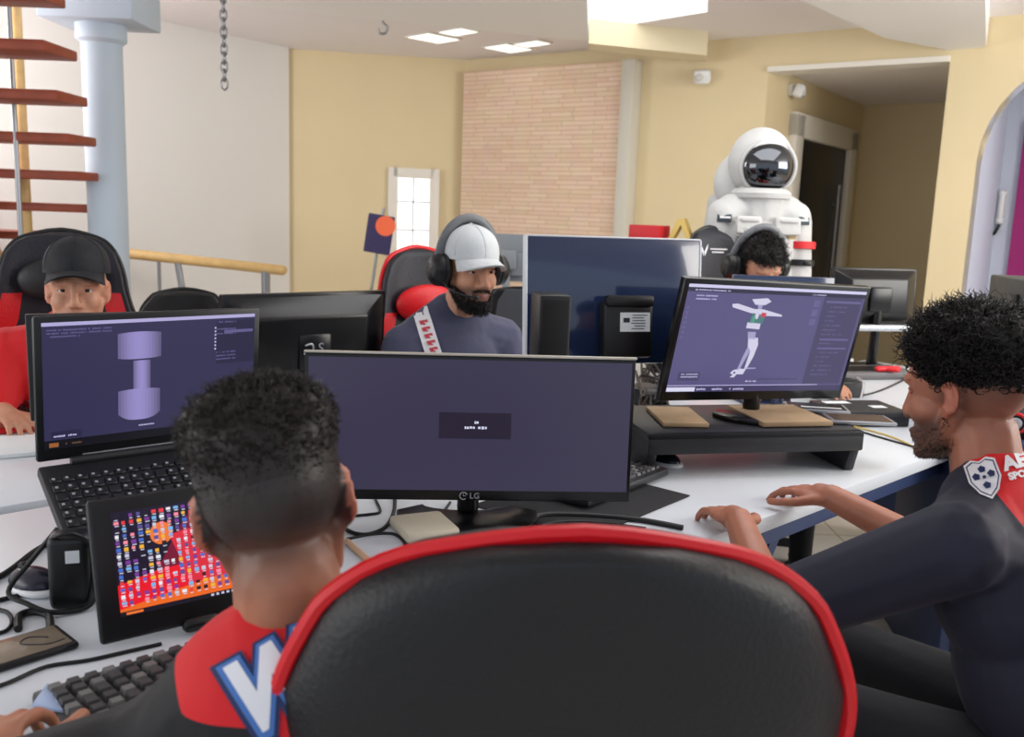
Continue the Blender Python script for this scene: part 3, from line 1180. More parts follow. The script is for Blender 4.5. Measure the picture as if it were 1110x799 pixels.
# wide monitor in front
lg = make_monitor('wide_monitor', 'wide black monitor in front showing a plain violet-grey screen with a small dark box', frame((-.079, 1.833, .95), R(4.9), R(2.8)), .67, .30, .75, MON, scr_idle, bez=(.008, .008, .022), stand='crescent', casing=BLK, foot_w=.30, foot_d=.20)
m = MB(); m.box((0, -.004, .1527), (.67, .012, .0045), .001); m.build('top_edge', mat('edge_pale', (196, 190, 178), rough=.3, metal=.3), lg)
m = MB()
m.tube([(.0075 * math.cos(a), -.0025, .0075 * math.sin(a)) for a in [R(20 + 32 * k) for k in range(10)]], .0011, n=6, sub=2, M=Matrix.Translation((-.012, 0, -.139)))
m.box((-.010, -.002, -.139), (.006, .0012, .0013)); m.box((-.012, -.002, -.1365), (.0013, .0012, .005))
me = text_mesh('LG', .017, .0006)
m.mesh(me, Matrix.Translation((.011, -.002, -.1395)) @ Matrix.Rotation(R(90), 4, 'X'))
m.build('brand_mark', SILV, lg)

# right monitor on its riser
rA, rB = at_z(704, 471, .865), at_z(938, 467, .865)
ry = math.atan2((rB - rA).y, (rB - rA).x)
rw = (rB - rA).length
RM = frame((rA + rB) / 2, ry)
RM.translation.z = .75
rs = thing('monitor_riser', 'black plastic riser shelf carrying the right-hand monitor', 'riser', RM)
m = MB(); m.box((0, .17, .105), (rw, .34, .02), .006); m.box((0, .008, .088), (rw, .016, .054), .006); m.build('shelf', DPL, rs)
for s in (-1, 1):
    m = MB(); m.hull([(s * (rw / 2 - .002), y, z) for y, z in ((.0, .1), (.34, .1), (.32, 0), (.03, 0))] + [(s * (rw / 2 - .03), y, z) for y, z in ((.0, .1), (.34, .1), (.32, 0), (.03, 0))], bev=.006); m.build('side_support', DPL, rs)
rp = V((.681, 2.438, 1.071))
rm = make_monitor('monitor', 'black monitor on a riser at right showing a pale figure with outstretched arms', frame(rp, R(24.7), R(-11.1), R(-2.3)), .62, .33, .8660, MON, scr_figure, bez=(.014, .014, .026), casing=BLK, foot_w=.26, foot_d=.2, stand='crescent')

# middle monitor, rear towards the viewer
def rear_frame(c, yaw, tilt):
    return frame(c, yaw + PI, -tilt)


GLN = mat('rear_gloss_blue', (30, 44, 76), rough=.13, coat=.6)
mm = make_monitor('monitor', 'big dark blue glossy monitor rear with pale edges beside the headset man', rear_frame((.262, 2.472, 1.163), R(17.6), R(6)), .50, .335, .75, MON, None, casing=GLN, rim=mat('pale_edge', (206, 210, 216), rough=.3), depth=.006, back='flat', neck_drop=.12)
for o in list(mm.children):
    if o.name.startswith('rear_shell'):
        bpy.data.objects.remove(o)
m = MB(); m.box((-.02, .045, -.075), (.14, .05, .15), .012); m.box((-.02, .065, .0), (.135, .03, .03), .008); m.build('mount', BLK2, mm)
m = MB(); m.box((-.035, .071, -.055), (.085, .003, .05)); lb = m.build('label', PAPER, mm)
m = MB()
rg = random.Random(1)
for k in range(6):
    m.box((-.045 + rg.uniform(-.004, .004), .0728, -.037 - k * .007), (.045 + rg.uniform(-.015, .0), .0008, .0022))
m.box((-.01, .0728, -.05), (.018, .0008, .012))
m.build('print', INK, lb)

# glossy monitor seen from behind at left
lm = make_monitor('monitor', 'black glossy monitor seen from behind to the right of the laptop', rear_frame((-.641, 2.802, .963), R(39), R(-3.4)), .54, .33, .75, MON, None, casing=BLK, back='bulge', depth=.05)
m = MB(); m.mesh(text_mesh('S', .045, .001), Matrix.Translation((-.016, .0815, .004)) @ Matrix.Rotation(PI, 4, 'Z') @ Matrix.Rotation(R(90), 4, 'X'))
m.tube([(.016, .0815, .016), (-.005, .0815, .02), (-.01, .0815, .004), (.0, .0815, -.012), (.02, .0815, -.008)], .003, n=6, M=Matrix.Translation((.02, 0, 0)))
m.build('emblem', SILV, lm)
m = MB(); m.cap((.2, .048, .105), (-.16, .052, .105), .006); m.build('ridge', SILV, lm)

# smaller monitor behind the laptop, used by the red-shirt man
c = at_y(138, 338, 2.22)
make_monitor('monitor', 'black monitor top showing just above the laptop in front of the red-shirt man', rear_frame((c.x, c.y, c.z - .125), R(30), R(2)), .44, .25, .75, MON, None, casing=BLK2, back='bulge', depth=.03)
# far right monitor on its own arm stand
fr = make_monitor('monitor', 'black monitor seen from behind at far right before the tan alcove', rear_frame((1.596, 4.137, 1.075), R(12.9), R(4.4)), .42, .25, .75, MON, None, casing=BLK, back='bulge', depth=.04)
m = MB(); m.box((-.01, .0665, .0), (.055, .003, .05)); m.build('label', PAPER, fr)
m = MB(); m.box((0, .05, -.14), (.4, .05, .03), .01); m.build('speaker_bar', SILV, fr)
c = at_y(848, 299, 3.2)
make_monitor('monitor', 'black monitor rear whose top shows above the figure screen before the far man', rear_frame((c.x, c.y, c.z - .125), R(6), R(0)), .36, .25, .75, MON, None, casing=GLN, depth=.02)

# ------------------------------------------------------------ laptop at left
LC = V((-.663, 1.686, 1.055))
LF = frame(LC, R(40.4), R(-5))
lt = thing('laptop', 'open black laptop on a raised stand showing a lilac dumbbell model', 'laptop', LF)
m = MB(); m.box((0, .006, 0), (.41, .012, .262), .005); lid = m.build('lid', BLK2, lt)
s = scr_dumbbell(.385, .228)
s.build(lid, Matrix.Translation((0, -.0012, .006)) @ Matrix.Rotation(R(90), 4, 'X'))
m = MB(); m.cyl((-.15, -.002, -.134), (.15, -.002, -.134), .008, n=14); m.build('hinge', DPL, lt)
m = MB(); m.box((.02, -.0018, -.124), (.3, .001, .0022)); m.build('hinge_line', SILV, lt)
sl = R(27)
BMX = LF.inverted() @ (Matrix.Translation(LF @ V((0, 0, -.136))) @ Matrix.Rotation(R(40.4), 4, 'Z') @ Matrix.Rotation(sl, 4, 'X'))
bd = .28
m = MB(); m.box((0, -bd / 2, -.011), (.41, bd, .022), .006, M=BMX); base = m.build('base', DPL, lt)
m = MB()
rg = random.Random(3)
KEY = mat('key_dark', (26, 26, 30), rough=.45); KEYL = mat('key_legend', (150, 150, 160), rough=.5)
for j in range(6):
    for i in range(18):
        x = -.186 + i * .0218; y = -.045 - j * .0215
        m.m(0); m.box((x, y, .0015), (.0185, .0175 if j else .011, .004), .0015, seg=1, M=BMX)
        m.m(1)
        if rg.random() < .8:
            m.box((x - .003, y + .002, .0037), (.005, .005, .0004), M=BMX)
m.build('keyboard', [KEY, KEYL], base)
m = MB(); m.box((-.02, -.225, .0008), (.11, .075, .0012), M=BMX); m.build('touchpad', mat('touchpad', (24, 24, 27), rough=.3), base)
# its wedge stand
pB = LF @ V((0, 0, -.136))
SM = Matrix.Translation((pB.x, pB.y, .75)) @ Matrix.Rotation(R(40.4), 4, 'Z')
hz = pB.z - .75 - .024
ls = thing('laptop_stand', 'black wedge stand under the raised laptop', 'stand', SM)
ny = -bd * math.cos(sl)
for x in (-.13, .13):
    m = MB(); m.hull([(x + q, y, z) for q in (-.015, .015) for y, z in ((-.02, 0), (-.02, hz - .012), (ny + .04, 0), (ny + .04, max(.012, hz + math.tan(sl) * (ny + .04) - .012)))], bev=.003); m.build('side_plate', DPL, ls)
m = MB(); m.box((0, -.05, .01), (.26, .03, .02), .004); m.build('crossbar', DPL, ls)

# ------------------------------------------------------------ drawing tablet
TF = frame((-.462, 1.332, .862), R(37.8), R(15.4))
tb = thing('display_tablet', 'black display tablet tilted on the desk showing a red desktop full of icons', 'tablet', TF)
m = MB(); m.box((0, .007, 0), (.305, .014, .205), .006, seg=3); m.build('casing', BLK2, tb)
scr_icons(.262, .150).build(tb, Matrix.Translation((.008, -.0006, .006)) @ Matrix.Rotation(R(90), 4, 'X'))
m = MB(); m.cap((-.03, -.004, -.102), (.005, -.004, -.102), .011, .011); m.build('rubber_foot', BLK2, tb)
m = MB(); m.hull([(x, y, z) for x in (-.06, .06) for y, z in ((.014, .04), (.014, .05), (.085, -.105), (.095, -.105))], bev=.002); m.build('kickstand', DPL, tb)

# ----------------------------------------------------------------- keyboard
k0, k1 = at_z(33, 747, .77), at_z(190, 699, .77)
kd = (k1 - k0); kyaw = math.atan2(kd.y, kd.x)
KM = Matrix.Translation((k0.x, k0.y, .75)) @ Matrix.Rotation(kyaw, 4, 'Z')
kb = thing('keyboard', 'black keyboard with a pale blue corner under the near man\'s hand', 'keyboard', KM)
kl, kw = .36, .155
m = MB(); m.box((kl / 2, -kw / 2, .010), (kl, kw, .02), .006, rot=(-.04, 0, 0)); m.build('body', DPL, kb)
KCAP = mat('keycap_grey', (60, 60, 62), rough=.5)
KC2 = mat('keycap_light', (104, 104, 104), rough=.5)
n_ = 0
for j in range(6):
    for i in range(15):
        x = .022 + i * .0225; y = -.026 - j * .0205
        if j == 5 and 4 <= i <= 9:
            if i == 4:
                m = MB(); m.hull([(x - .009, y - .008, .02), (x + .12, y - .008, .02), (x + .12, y + .008, .02), (x - .009, y + .008, .02), (x - .007, y - .006, .029), (x + .118, y - .006, .029), (x + .118, y + .006, .029), (x - .007, y + .006, .029)]); m.build('key', KCAP, kb, smooth=False)
            continue
        m = MB()
        m.hull([(x + a * .0095, y + b * .0088, .018) for a in (-1, 1) for b in (-1, 1)] + [(x + a * .0068, y + b * .0062 + .0005, .029 - .0002 * j) for a in (-1, 1) for b in (-1, 1)])
        m.build('key', KC2 if (i + j) % 3 == 0 else KCAP, kb, smooth=False)
m = MB(); m.hull([(-.012, -.045, .004), (.02, -.0, .004), (.012, -.085, .004), (-.012, -.045, .024), (.02, -.002, .024), (.012, -.085, .024)], bev=.002)
m.build('corner_trim', mat('corner_blue', (150, 170, 205), rough=.4), kb)
m = MB(); m.cyl((.228, -.012, .018), (.228, -.012, .0235), .0105, n=24); m.build('badge', SILV, kb)
m = MB(); m.mesh(text_mesh('?', .016, .0003), Matrix.Translation((.228, -.012, .0239))); m.build('badge_mark', INK, kb)

# -------------------------------------------------------------------- phone
pp = at_z(8, 708, .757)
ph = thing('smartphone', 'black smartphone with a tan reflection lying face up at the left desk edge', 'phone', Matrix.Translation((pp.x, pp.y, .75)) @ Matrix.Rotation(R(48), 4, 'Z'))
m = MB(); m.box((0, 0, .006), (.165, .082, .011), .005, seg=3); m.build('case', BLK2, ph)
m = MB(); m.box((0, 0, .0116), (.15, .07, .0008), .0003); m.build('glass', mat('phone_glass', (128, 116, 100), rough=.12), ph)  # tan reflection is painted in as the glass colour
m = MB(); m.tube([(.055, .0, .0122), (.035, .018, .0122), (.02, .005, .0122), (.045, -.02, .0122), (.07, -.02, .0122)], .0012, n=6); m.build('screen_crack', INK, ph)
# charger brick with label
pp = at_z(79, 655, .75)
ad = thing('power_adapter', 'black power adapter with a white label beside the display tablet', 'adapter', frame((pp.x, pp.y, .75), R(18)))
m = MB(); m.box((0, 0, .06), (.062, .05, .12), .012, seg=3); m.build('casing', BLK2, ad)
m = MB(); m.box((.006, -.0258, .088), (.02, .0015, .02)); m.build('label', PAPER, ad)
m = MB(); m.tube([(-.02, -.02, .12), (.0, -.03, .128), (.025, -.02, .11), (.035, -.01, .06), (.03, -.03, .01), (-.02, -.045, .008), (-.06, -.03, .02), (-.09, 0, .03), (-.06, .02, .07), (-.02, .02, .12)], .004, n=8)
m.build('cord', CABLE, ad)
# mouse with pale side
pp = at_z(47, 640, .75)
mo = thing('computer_mouse', 'dark and white computer mouse left of the power adapter', 'mouse', frame((pp.x - .015, pp.y, .75), R(60)))
m = MB(); m.ell((0, 0, .014), (.031, .05, .024), n=24); m.build('shell', mat('mouse_navy', (30, 30, 48), rough=.25), mo)
m = MB(); m.ell((0, -.006, .008), (.034, .052, .012), n=24); m.build('side_grip', WPL, mo)
m = MB(); m.cyl((-.004, .028, .034), (.004, .028, .034), .008, n=16); m.build('scroll_wheel', BLK2, mo)


def cable(pts_px, r=.004, z=.755, mt=None, label='', name='cable', lift=()):
    """A lead lying on the desk, through places at desk height."""
    P = []
    for i, (x, y) in enumerate(pts_px):
        p = at_z(x, y, .75)
        P.append((p.x, p.y, .75 + r + (lift[i] if i < len(lift) else 0)))
    m = MB(); m.tube(P, r, n=8, sub=6)
    o = m.build(name, mt or CABLE)
    return tag(o, label, 'cable')


cable([(-30, 640), (5, 625), (38, 600), (56, 592), (72, 598), (82, 622)], .005, label='thick black lead running in from the left to the power adapter')
cable([(-30, 661), (4, 652), (30, 646), (46, 642)], .004, label='black lead with a plug end left of the dark mouse')
cable([(-6, 662), (8, 666), (13, 675), (8, 685), (-6, 690)], .0032, label='thin black loop of cable at the left frame edge above the phone')
cable([(20, 686), (21, 672), (36, 667), (52, 671), (55, 686)], .006, label='stiff black arched band lying just above the phone', name='headphone_band')
cable([(-20, 752), (10, 742), (50, 725), (95, 718), (140, 708), (175, 700)], .003, label='thin black keyboard lead crossing the white desk below the phone')
cable([(378, 561), (400, 559), (412, 556), (408, 545), (405, 538)], .003, label='short black lead hooking down from the wide monitor beside the near man\'s ear')
cable([(428, 540), (427, 556), (418, 573), (400, 581), (384, 580), (372, 574)], .004, label='thick black cable curving from the wide monitor towards the near man\'s neck')
cable([(376, 586), (400, 581), (425, 580), (437, 588), (441, 600)], .003, label='thin black cable bending down behind the near chair\'s left shoulder')
cable([(376, 590), (388, 601), (400, 612)], .006, mt=mat('pencil_wood', (196, 160, 130), rough=.5), label='thin tan pen lying on the desk beside the near man\'s neck', name='pen')['category'] = 'pen'
cable([(488, 546), (480, 556), (464, 566), (458, 578), (456, 592)], .003, label='black lead dropping over the cream box left of the monitor foot')
cable([(522, 556), (540, 553), (556, 556), (563, 566)], .003, label='black lead curling to the right of the wide monitor\'s foot')
cable([(560, 572), (585, 562), (625, 561), (690, 566), (740, 575)], .006, label='thick black cable behind the near chair\'s top edge')
cable([(570, 578), (600, 569), (640, 568), (700, 575)], .004, label='second black cable just below the thick one behind the near chair')

pp = at_z(470, 580, .75)
cb = MB(); cb.box((0, 0, .012), (.11, .12, .024), .008)
tag(cb.build('cream_box', mat('cream_plastic', (206, 198, 176), rough=.5), M=frame((pp.x - .02, pp.y + .01, .7505), R(25))), 'flat cream plastic box left of the wide monitor foot', 'box')

# ---------------------------------------------------------- middle clutter
pp = at_y(596, 352, 2.24)
sl_ = thing('reflection_block', 'slim black block as a dark reflection on the blue monitor rear', 'speaker', frame((pp.x, pp.y, .75), R(12)))  # block added in place of a dark reflection on the glossy monitor rear
top = at_y(596, 318, 2.24).z - .75
m = MB(); m.box((0, 0, top / 2), (.078, .1, top), .006); m.build('cabinet', BLK2, sl_)
m = MB(); m.box((0, -.051, top / 2), (.066, .004, top - .02), .002); m.build('front_sheet', mat('front_black', (12, 12, 14), rough=.8), sl_)
rg = random.Random(21)
for k, lab in enumerate(('black cable looping up beside the blue monitor rear', 'tangled black cable between the two front monitors', 'black cable tangle nearest the riser\'s left end', 'black lead hanging in a loop left of the figure monitor', 'coiled black lead on the desk behind the wide monitor\'s right corner')):
    P = []
    for j in range(7):
        p = at_z(692 + rg.uniform(-4, 34), 398 + rg.uniform(0, 60), .75)
        P.append((p.x, p.y, .757 + rg.uniform(0, .07)))
    P[0] = (P[0][0], P[0][1], .756); P[-1] = (P[-1][0], P[-1][1], .756)
    m = MB(); m.tube(P, .0045, n=8, sub=6); tag(m.build('cable', CABLE), lab, 'cable')
pp = at_z(690, 470, .75)
hb = thing('hub_box', 'flat black box with a pale strip on the desk left of the riser', 'box', frame((pp.x - .01, pp.y + .05, .7505), R(25)))
m = MB(); m.box((0, 0, .02), (.13, .16, .04), .006); m.build('casing', BLK2, hb)
m = MB(); m.box((.0, -.081, .026), (.06, .002, .006)); m.build('strip', SILV, hb)
pp = at_z(700, 440, .75)
hb = thing('docking_box', 'black docking box among the cables behind the riser', 'box', frame((pp.x, pp.y + .05, .7505), R(30)))
m = MB(); m.box((0, 0, .03), (.12, .12, .06), .008); m.build('casing', BLK2, hb)
m = MB(); m.box((0, 0, .0605), (.08, .08, .002)); m.build('vent_plate', DPL, hb)

# ------------------------------------------------------------ on the riser
kp = MB(); kp.box((0, 0, .008), (.2, .21, .014), .003)
q = RM @ V((-.02, .165, .1162))
tag(kp.build('kraft_pad', KRAFT, M=RM @ Matrix.Translation((.13, .15, .1162))), 'brown kraft pad on the riser right of the monitor foot', 'pad')
kp = MB(); kp.box((0, 0, .006), (.12, .2, .012), .003)
tag(kp.build('kraft_pad', KRAFT, M=RM @ Matrix.Translation((-.16, .16, .1162)) @ Matrix.Rotation(R(-8), 4, 'Z')), 'smaller brown kraft pad on the riser left of the monitor foot', 'pad')
for x, y, z, rz, lab, c in ((.23, .17, .1316, -20, 'small tablet with a white strip on the kraft pad', (46, 42, 44)), (.34, .10, .1162, -14, 'brown-faced tablet with silver rim at the riser\'s right end', (92, 74, 62))):
    if x < .3:
        z = .1162; x = .30; y = .25
    t = thing('small_tablet', lab, 'tablet', RM @ Matrix.Translation((x, y, z + .0002)) @ Matrix.Rotation(R(rz), 4, 'Z'))
    m = MB(); m.box((0, 0, .005), (.17, .1, .009), .003); m.build('rim', SILV, t)
    m = MB(); m.box((0, 0, .0098), (.155, .085, .0008)); m.build('glass', mat('tablet_face_%d' % c[0], c, rough=.25), t)
    if c[0] < 50:
        m = MB(); m.box((.01, -.02, .0106), (.11, .014, .0008)); m.build('strip', PAPER, t)
# ------------------------------------------------ network switch and friends
pp = at_z(938, 462, .75)
sw = thing('network_switch', 'flat black network switch with white stickers on the desk before the right man', 'switch', frame((pp.x, pp.y + .08, .7505), R(10)))
m = MB(); m.box((0, 0, .025), (.26, .19, .05), .005); m.build('casing', DPL, sw)
m = MB(); m.box((-.05, .05, .0508), (.09, .035, .0012)); m.build('sticker', PAPER, sw)
m = MB(); m.box((.06, -.02, .0508), (.05, .035, .0012)); m.build('sticker', PAPER, sw)
m = MB()
for k in range(8):
    m.box((-.1 + k * .02, -.0955, .02), (.014, .002, .014))
m.build('port', BLK, sw)
cp = thing('paper_cup', 'small white cup on the desk below the figure screen', 'cup', Matrix.Translation(at_z(866, 449, .75) + V((0, 0, .0005))))
m = MB(); m.lathe([(0, .002), (.024, 0), (.033, .055), (.0345, .058), (.031, .056), (.023, .006), (0, .006)], 24); m.build('cup_wall', WPL, cp)
for k, (x, y, rz, lab) in enumerate(((908, 462, 30, 'yellow network plug nearest the brown-faced tablet'), (920, 468, -25, 'yellow network plug lying in front of the black switch'), (913, 456, 70, 'yellow network plug between the cup and the switch'))):
    pp = at_z(x, y, .75)
    t = thing('network_plug', lab, 'plug', frame((pp.x, pp.y, .7505), R(rz)), 'yellow network plugs by the switch')
    m = MB(); m.box((0, 0, .008), (.05, .014, .014), .002); m.build('connector', mat('plug_yellow', (212, 176, 84), rough=.4), t)
    m = MB(); m.box((.028, 0, .008), (.012, .011, .011), .001); m.build('tip', SILV, t)
cable([(918, 460), (930, 448), (934, 434), (928, 424)], .0035, mt=CABLEW, label='pale grey network lead arching over the black switch', lift=(.0, .03, .06, .05))
cable([(925, 466), (950, 474), (985, 484), (1010, 492)], .003, label='black lead running from the yellow plugs towards the right man')
cable([(925, 463), (955, 471), (975, 478), (998, 489)], .003, mt=mat('cable_yellow', (206, 178, 100), rough=.5), label='yellow network lead running from the plugs along the desk')
cable([(862, 432), (880, 424), (905, 428), (930, 430), (955, 424), (985, 410)], .0035, label='black lead snaking behind the white cup')
cable([(800, 452), (812, 440), (830, 436), (852, 430), (860, 418)], .0035, label='black lead behind the monitor foot on the right', lift=(0, .0, .0, .02, .03))
for x, y, w, d, h, rz, lab in ((840, 437, .16, .14, .05, 20, 'low black box under the figure monitor\'s right half'), (905, 432, .22, .10, .06, 15, 'low black box behind the network switch'), (935, 412, .5, .2, .03, 15, 'flat grey tray under the far right monitor')):
    pp = at_z(x, y, .75)
    t = thing('equipment_box', lab, 'box', frame((pp.x, pp.y + d / 2, .7505), R(rz)))
    m = MB(); m.box((0, 0, h / 2), (w, d, h), .006); m.build('casing', DPL if h > .04 else mat('tray_grey', (96, 94, 96), rough=.5), t)
    m = MB(); m.box((0, 0, h + .001), (w * .7, d * .6, .002)); m.build('cover', BLK2, t)
pp = at_z(962, 411, .75)
m = MB(); m.cap((-.05, 0, .012), (.05, .01, .012), .012); m.cap((-.02, .01, .012), (.02, -.03, .012), .009)
tag(m.build('red_clip', REDP, M=frame((pp.x, pp.y, .781), R(10))), 'small red clip on the grey tray under the far right monitor', 'clip')

# ------------------------------------- right edge: cabinet, tower and speaker
pp = at_y(1105, 330, 2.75)
cbm = frame((pp.x + .12, pp.y + .05, 0), R(-8))
cbn = thing('cabinet', 'low navy cabinet behind the right man carrying the tower and speaker', 'cabinet', cbm)
m = MB(); m.box((0, 0, .4), (.6, .6, .8), .006); m.build('body', NAVY, cbn)
m = MB(); m.box((0, -.305, .42), (.54, .012, .7), .004); d_ = m.build('door', mat('cabinet_door', (52, 70, 110), rough=.5), cbn)
m = MB(); m.cyl((.2, -.318, .36), (.2, -.318, .5), .007); m.build('handle', STEEL, d_)
ht = pp.z + .07 - .8
pcx = thing('computer_tower', 'dark olive-grey computer tower beside the magenta panel', 'computer', cbm @ Matrix.Translation((0.02, .1, .8005)))
m = MB(); m.box((0, 0, ht / 2), (.22, .32, ht), .006); m.build('case', mat('case_olive', (58, 60, 56), rough=.5), pcx)
m = MB(); m.box((.0, -.163, ht / 2), (.2, .008, ht - .02), .004); m.build('front_panel', mat('case_front', (36, 42, 56), rough=.3), pcx)
m = MB(); m.box((-.116, -.09, ht - .06), (.012, .03, .03), .003); m.build('latch', BLK2, pcx)
pp = at_y(1100, 455, 2.62)
spk = thing('round_speaker', 'round black speaker with a red ring behind the right man\'s neck', 'speaker', frame((pp.x, pp.y, pp.z), R(-25)))
m = MB(); m.lathe([(0, .06), (.03, .058), (.055, .03), (.066, 0), (.06, -.04), (.03, -.06), (0, -.062)], 32, M=Matrix.Rotation(R(90), 4, 'X')); m.build('housing', BLK2, spk)
m = MB(); m.tube([(.027 * math.cos(2 * PI * k / 16), -.056, .027 * math.sin(2 * PI * k / 16)) for k in range(16)], .005, n=8, closed=True, sub=2); m.build('ring', REDP, spk)
m = MB(); m.ell((0, -.056, 0), (.018, .008, .018)); m.build('cone', SILV, spk)
m = MB(); m.cyl((0, 0, -.06), (0, 0, -(pp.z - .8) + .004), .03, .05); m.build('foot', BLK2, spk)
# low slab things at the left edge of the far desk
pp = at_z(10, 500, .75)
m = MB(); m.box((0, 0, .006), (.3, .21, .012), .003)
tag(m.build('paper_pad', PAPER, M=frame((pp.x - .05, pp.y + .12, .7505), R(30))), 'white paper pad on the far desk in front of the red-shirt man', 'paper')
pp = at_z(16, 462, .75)
m = MB(); m.box((0, 0, .004), (.32, .24, .006), .002)
tag(m.build('mouse_mat', REDP, M=frame((pp.x - .05, pp.y + .0, .7505), R(35))), 'red mouse mat under the red-shirt man\'s hands', 'mat')

# right half of the near desk: dark mat, mouse and keyboard by the right man
p = desk(1.02, .42, .7505)
MX = Matrix.Translation(p) @ Matrix.Rotation(DA + R(6), 4, 'Z')
m = MB(); m.box((0, 0, .002), (.42, .30, .003), .001)
tag(m.build('mouse_mat', mat('mat_black', (24, 24, 28), rough=.8), M=MX), 'black mouse mat on the near desk in front of the right man', 'mat')
k2 = copy_tree(kb)
k2.matrix_world = Matrix.Translation(desk(.95, .52, .754)) @ Matrix.Rotation(DA + R(8), 4, 'Z')
k2['label'] = 'black keyboard on the black mouse mat by the right man\'s hands'
m2 = copy_tree(mo)
m2.matrix_world = Matrix.Translation(desk(1.42, .50, .7505)) @ Matrix.Rotation(DA + R(-10), 4, 'Z')
m2['label'] = 'dark and white computer mouse on the near desk right of the black mat'
# ------------------------------------------------------------------- people
SK_TAN = skin_mat('skin_tan', (188, 126, 96), (196, 92, 80))
SK_BRN = skin_mat('skin_brown', (176, 112, 86), (190, 84, 72))
SK_LT = skin_mat('skin_light', (204, 146, 116), (196, 100, 90))
HAIR = mat('hair_black', (20, 17, 16), rough=.5, spec=.4)
HAIR2 = mat('hair_dark_brown', (34, 27, 23), rough=.5, spec=.45)
EYEW = mat('eye_white', (214, 208, 202), rough=.2)
IRIS = mat('iris_brown', (36, 22, 16), rough=.15)
RED_T = mat('jersey_red', (214, 22, 30), rough=.7, bump=.12, bscale=14, sheen=.15)
BLK_T = mat('jersey_black', (20, 20, 24), rough=.7, bump=.12, bscale=14, sheen=.15)
NAVY_T = mat('jersey_navy', (26, 29, 48), rough=.7, bump=.12, bscale=14, sheen=.15)
SWEAT = mat('sweater_navy', (66, 68, 92), rough=.85, bump=.15, bscale=20, sheen=.2)
DENIM = mat('trouser_dark', (26, 27, 32), rough=.8, bump=.1, bscale=30)
SHOE = mat('shoe_black', (22, 22, 24), rough=.5)
PRINTW = mat('print_white', (232, 232, 236), rough=.6)
PRINTB = mat('print_blue', (70, 116, 186), rough=.6)
PRINTN = mat('print_navy', (30, 44, 90), rough=.6)


def head_frame(pos, face, pitch=0, roll=0, s=1.0):
    """Face looks along +y of the frame; pitch>0 bows the head; roll>0 leans it to its own left."""
    yaw = math.atan2(-face[0], face[1])
    return Matrix.Translation(V(pos)) @ Matrix.Rotation(yaw, 4, 'Z') @ Matrix.Rotation(-pitch, 4, 'X') @ Matrix.Rotation(-roll, 4, 'Y') @ Matrix.Scale(s, 4)


def head_prims(m, H, nose=1.0, neck_to=None):
    E = lambda c, r, rot=None: m.ell(c, r, rot, n=28, M=H)
    E((0, -.018, .035), (.076, .096, .086))
    E((0, .030, .030), (.066, .062, .070))
    E((0, .030, -.040), (.058, .058, .070))
    E((0, .050, -.072), (.046, .042, .042))
    E((0, .076, -.098), (.024, .020, .018))
    for s in (-1, 1):
        E((s * .034, .046, -.024), (.031, .036, .034))
        m.cap((s * .054, -.004, -.030), (s * .046, .020, -.072), .017, .016, M=H); m.cap((s * .046, .020, -.072), (s * .012, .078, -.101), .016, .014, M=H)
        E((s * .028, .083, .030), (.024, .011, .010), (0, s * .15, -s * .25))
        E((s * .012, .097, -.036), (.010, .011, .009))
        # ear: bowl, rim and lobe
        E((s * .073, -.012, -.003), (.009, .014, .023), (-.15, 0, s * .35))
        rim = []
        for k in range(12):
            a = R(-60 + 26 * k)
            rim.append((s * (.078 + .006 * math.sin(R(15 * k))), -.012 - .015 * math.sin(a) - .002, .002 + .025 * math.cos(a)))
        for p, q in zip(rim, rim[1:]):
            m.cap(p, q, .0042, .0042, M=H)
        E((s * .076, -.004, -.027), (.006, .008, .009))
    m.cap((0, .086, .022), (0, .108 * nose, -.030), .0085, .0125, M=H)
    E((0, .0905, -.064), (.023, .011, .0065)); E((0, .089, -.0755), (.020, .012, .0075))
    if neck_to is not None:
        p = H @ V((0, -.028, -.07))
        m.cap(p, V(neck_to), .056, .062)


def hand_prims(m, wrist, fwd, up, thumb_side=1, curl=.35, spread=.06, s=1.0):
    """Palm, four jointed fingers and a thumb that leaves the palm's side."""
    y = V(fwd).normalized(); z = V(up); z = (z - y * z.dot(y)).normalized(); x = y.cross(z)
    H = Matrix(((x.x, y.x, z.x, wrist[0]), (x.y, y.y, z.y, wrist[1]), (x.z, y.z, z.z, wrist[2]), (0, 0, 0, 1))) @ Matrix.Scale(s, 4)
    m.ell((0, .048, 0), (.040, .054, .015), M=H)
    m.ell((thumb_side * .022, .03, -.006), (.02, .034, .015), M=H)
    m.cap((0, -.01, 0), (0, .03, 0), .026, .027, M=H)
    L = (.074, .084, .078, .060)
    for i in range(4):
        fx = thumb_side * (.029 - i * .0195)
        p = V((fx, .085 - abs(i - 1.2) * .004, .002))
        a = 0
        dxs = thumb_side * (1.2 - i) * spread
        for j, fr in enumerate((.45, .32, .23)):
            a += curl * (1 if j else .55) + .04 * i * (j > 0)
            d = V((dxs, math.cos(a), -math.sin(a))).normalized()
            q = p + d * L[i] * fr
            m.cap(p, q, .0092 - .0008 * j, .0086 - .0008 * j, M=H)
            p = q
    p = V((thumb_side * .030, .022, -.006))
    for d, l, r in ((V((thumb_side * .75, .62, -.12)), .042, .0125), (V((thumb_side * .45, .88, -.1)), .032, .0105), (V((thumb_side * .2, .97, -.1)), .026, .0095)):
        q = p + d.normalized() * l
        m.cap(p, q, r, r * .92, M=H)
        p = q
    return H


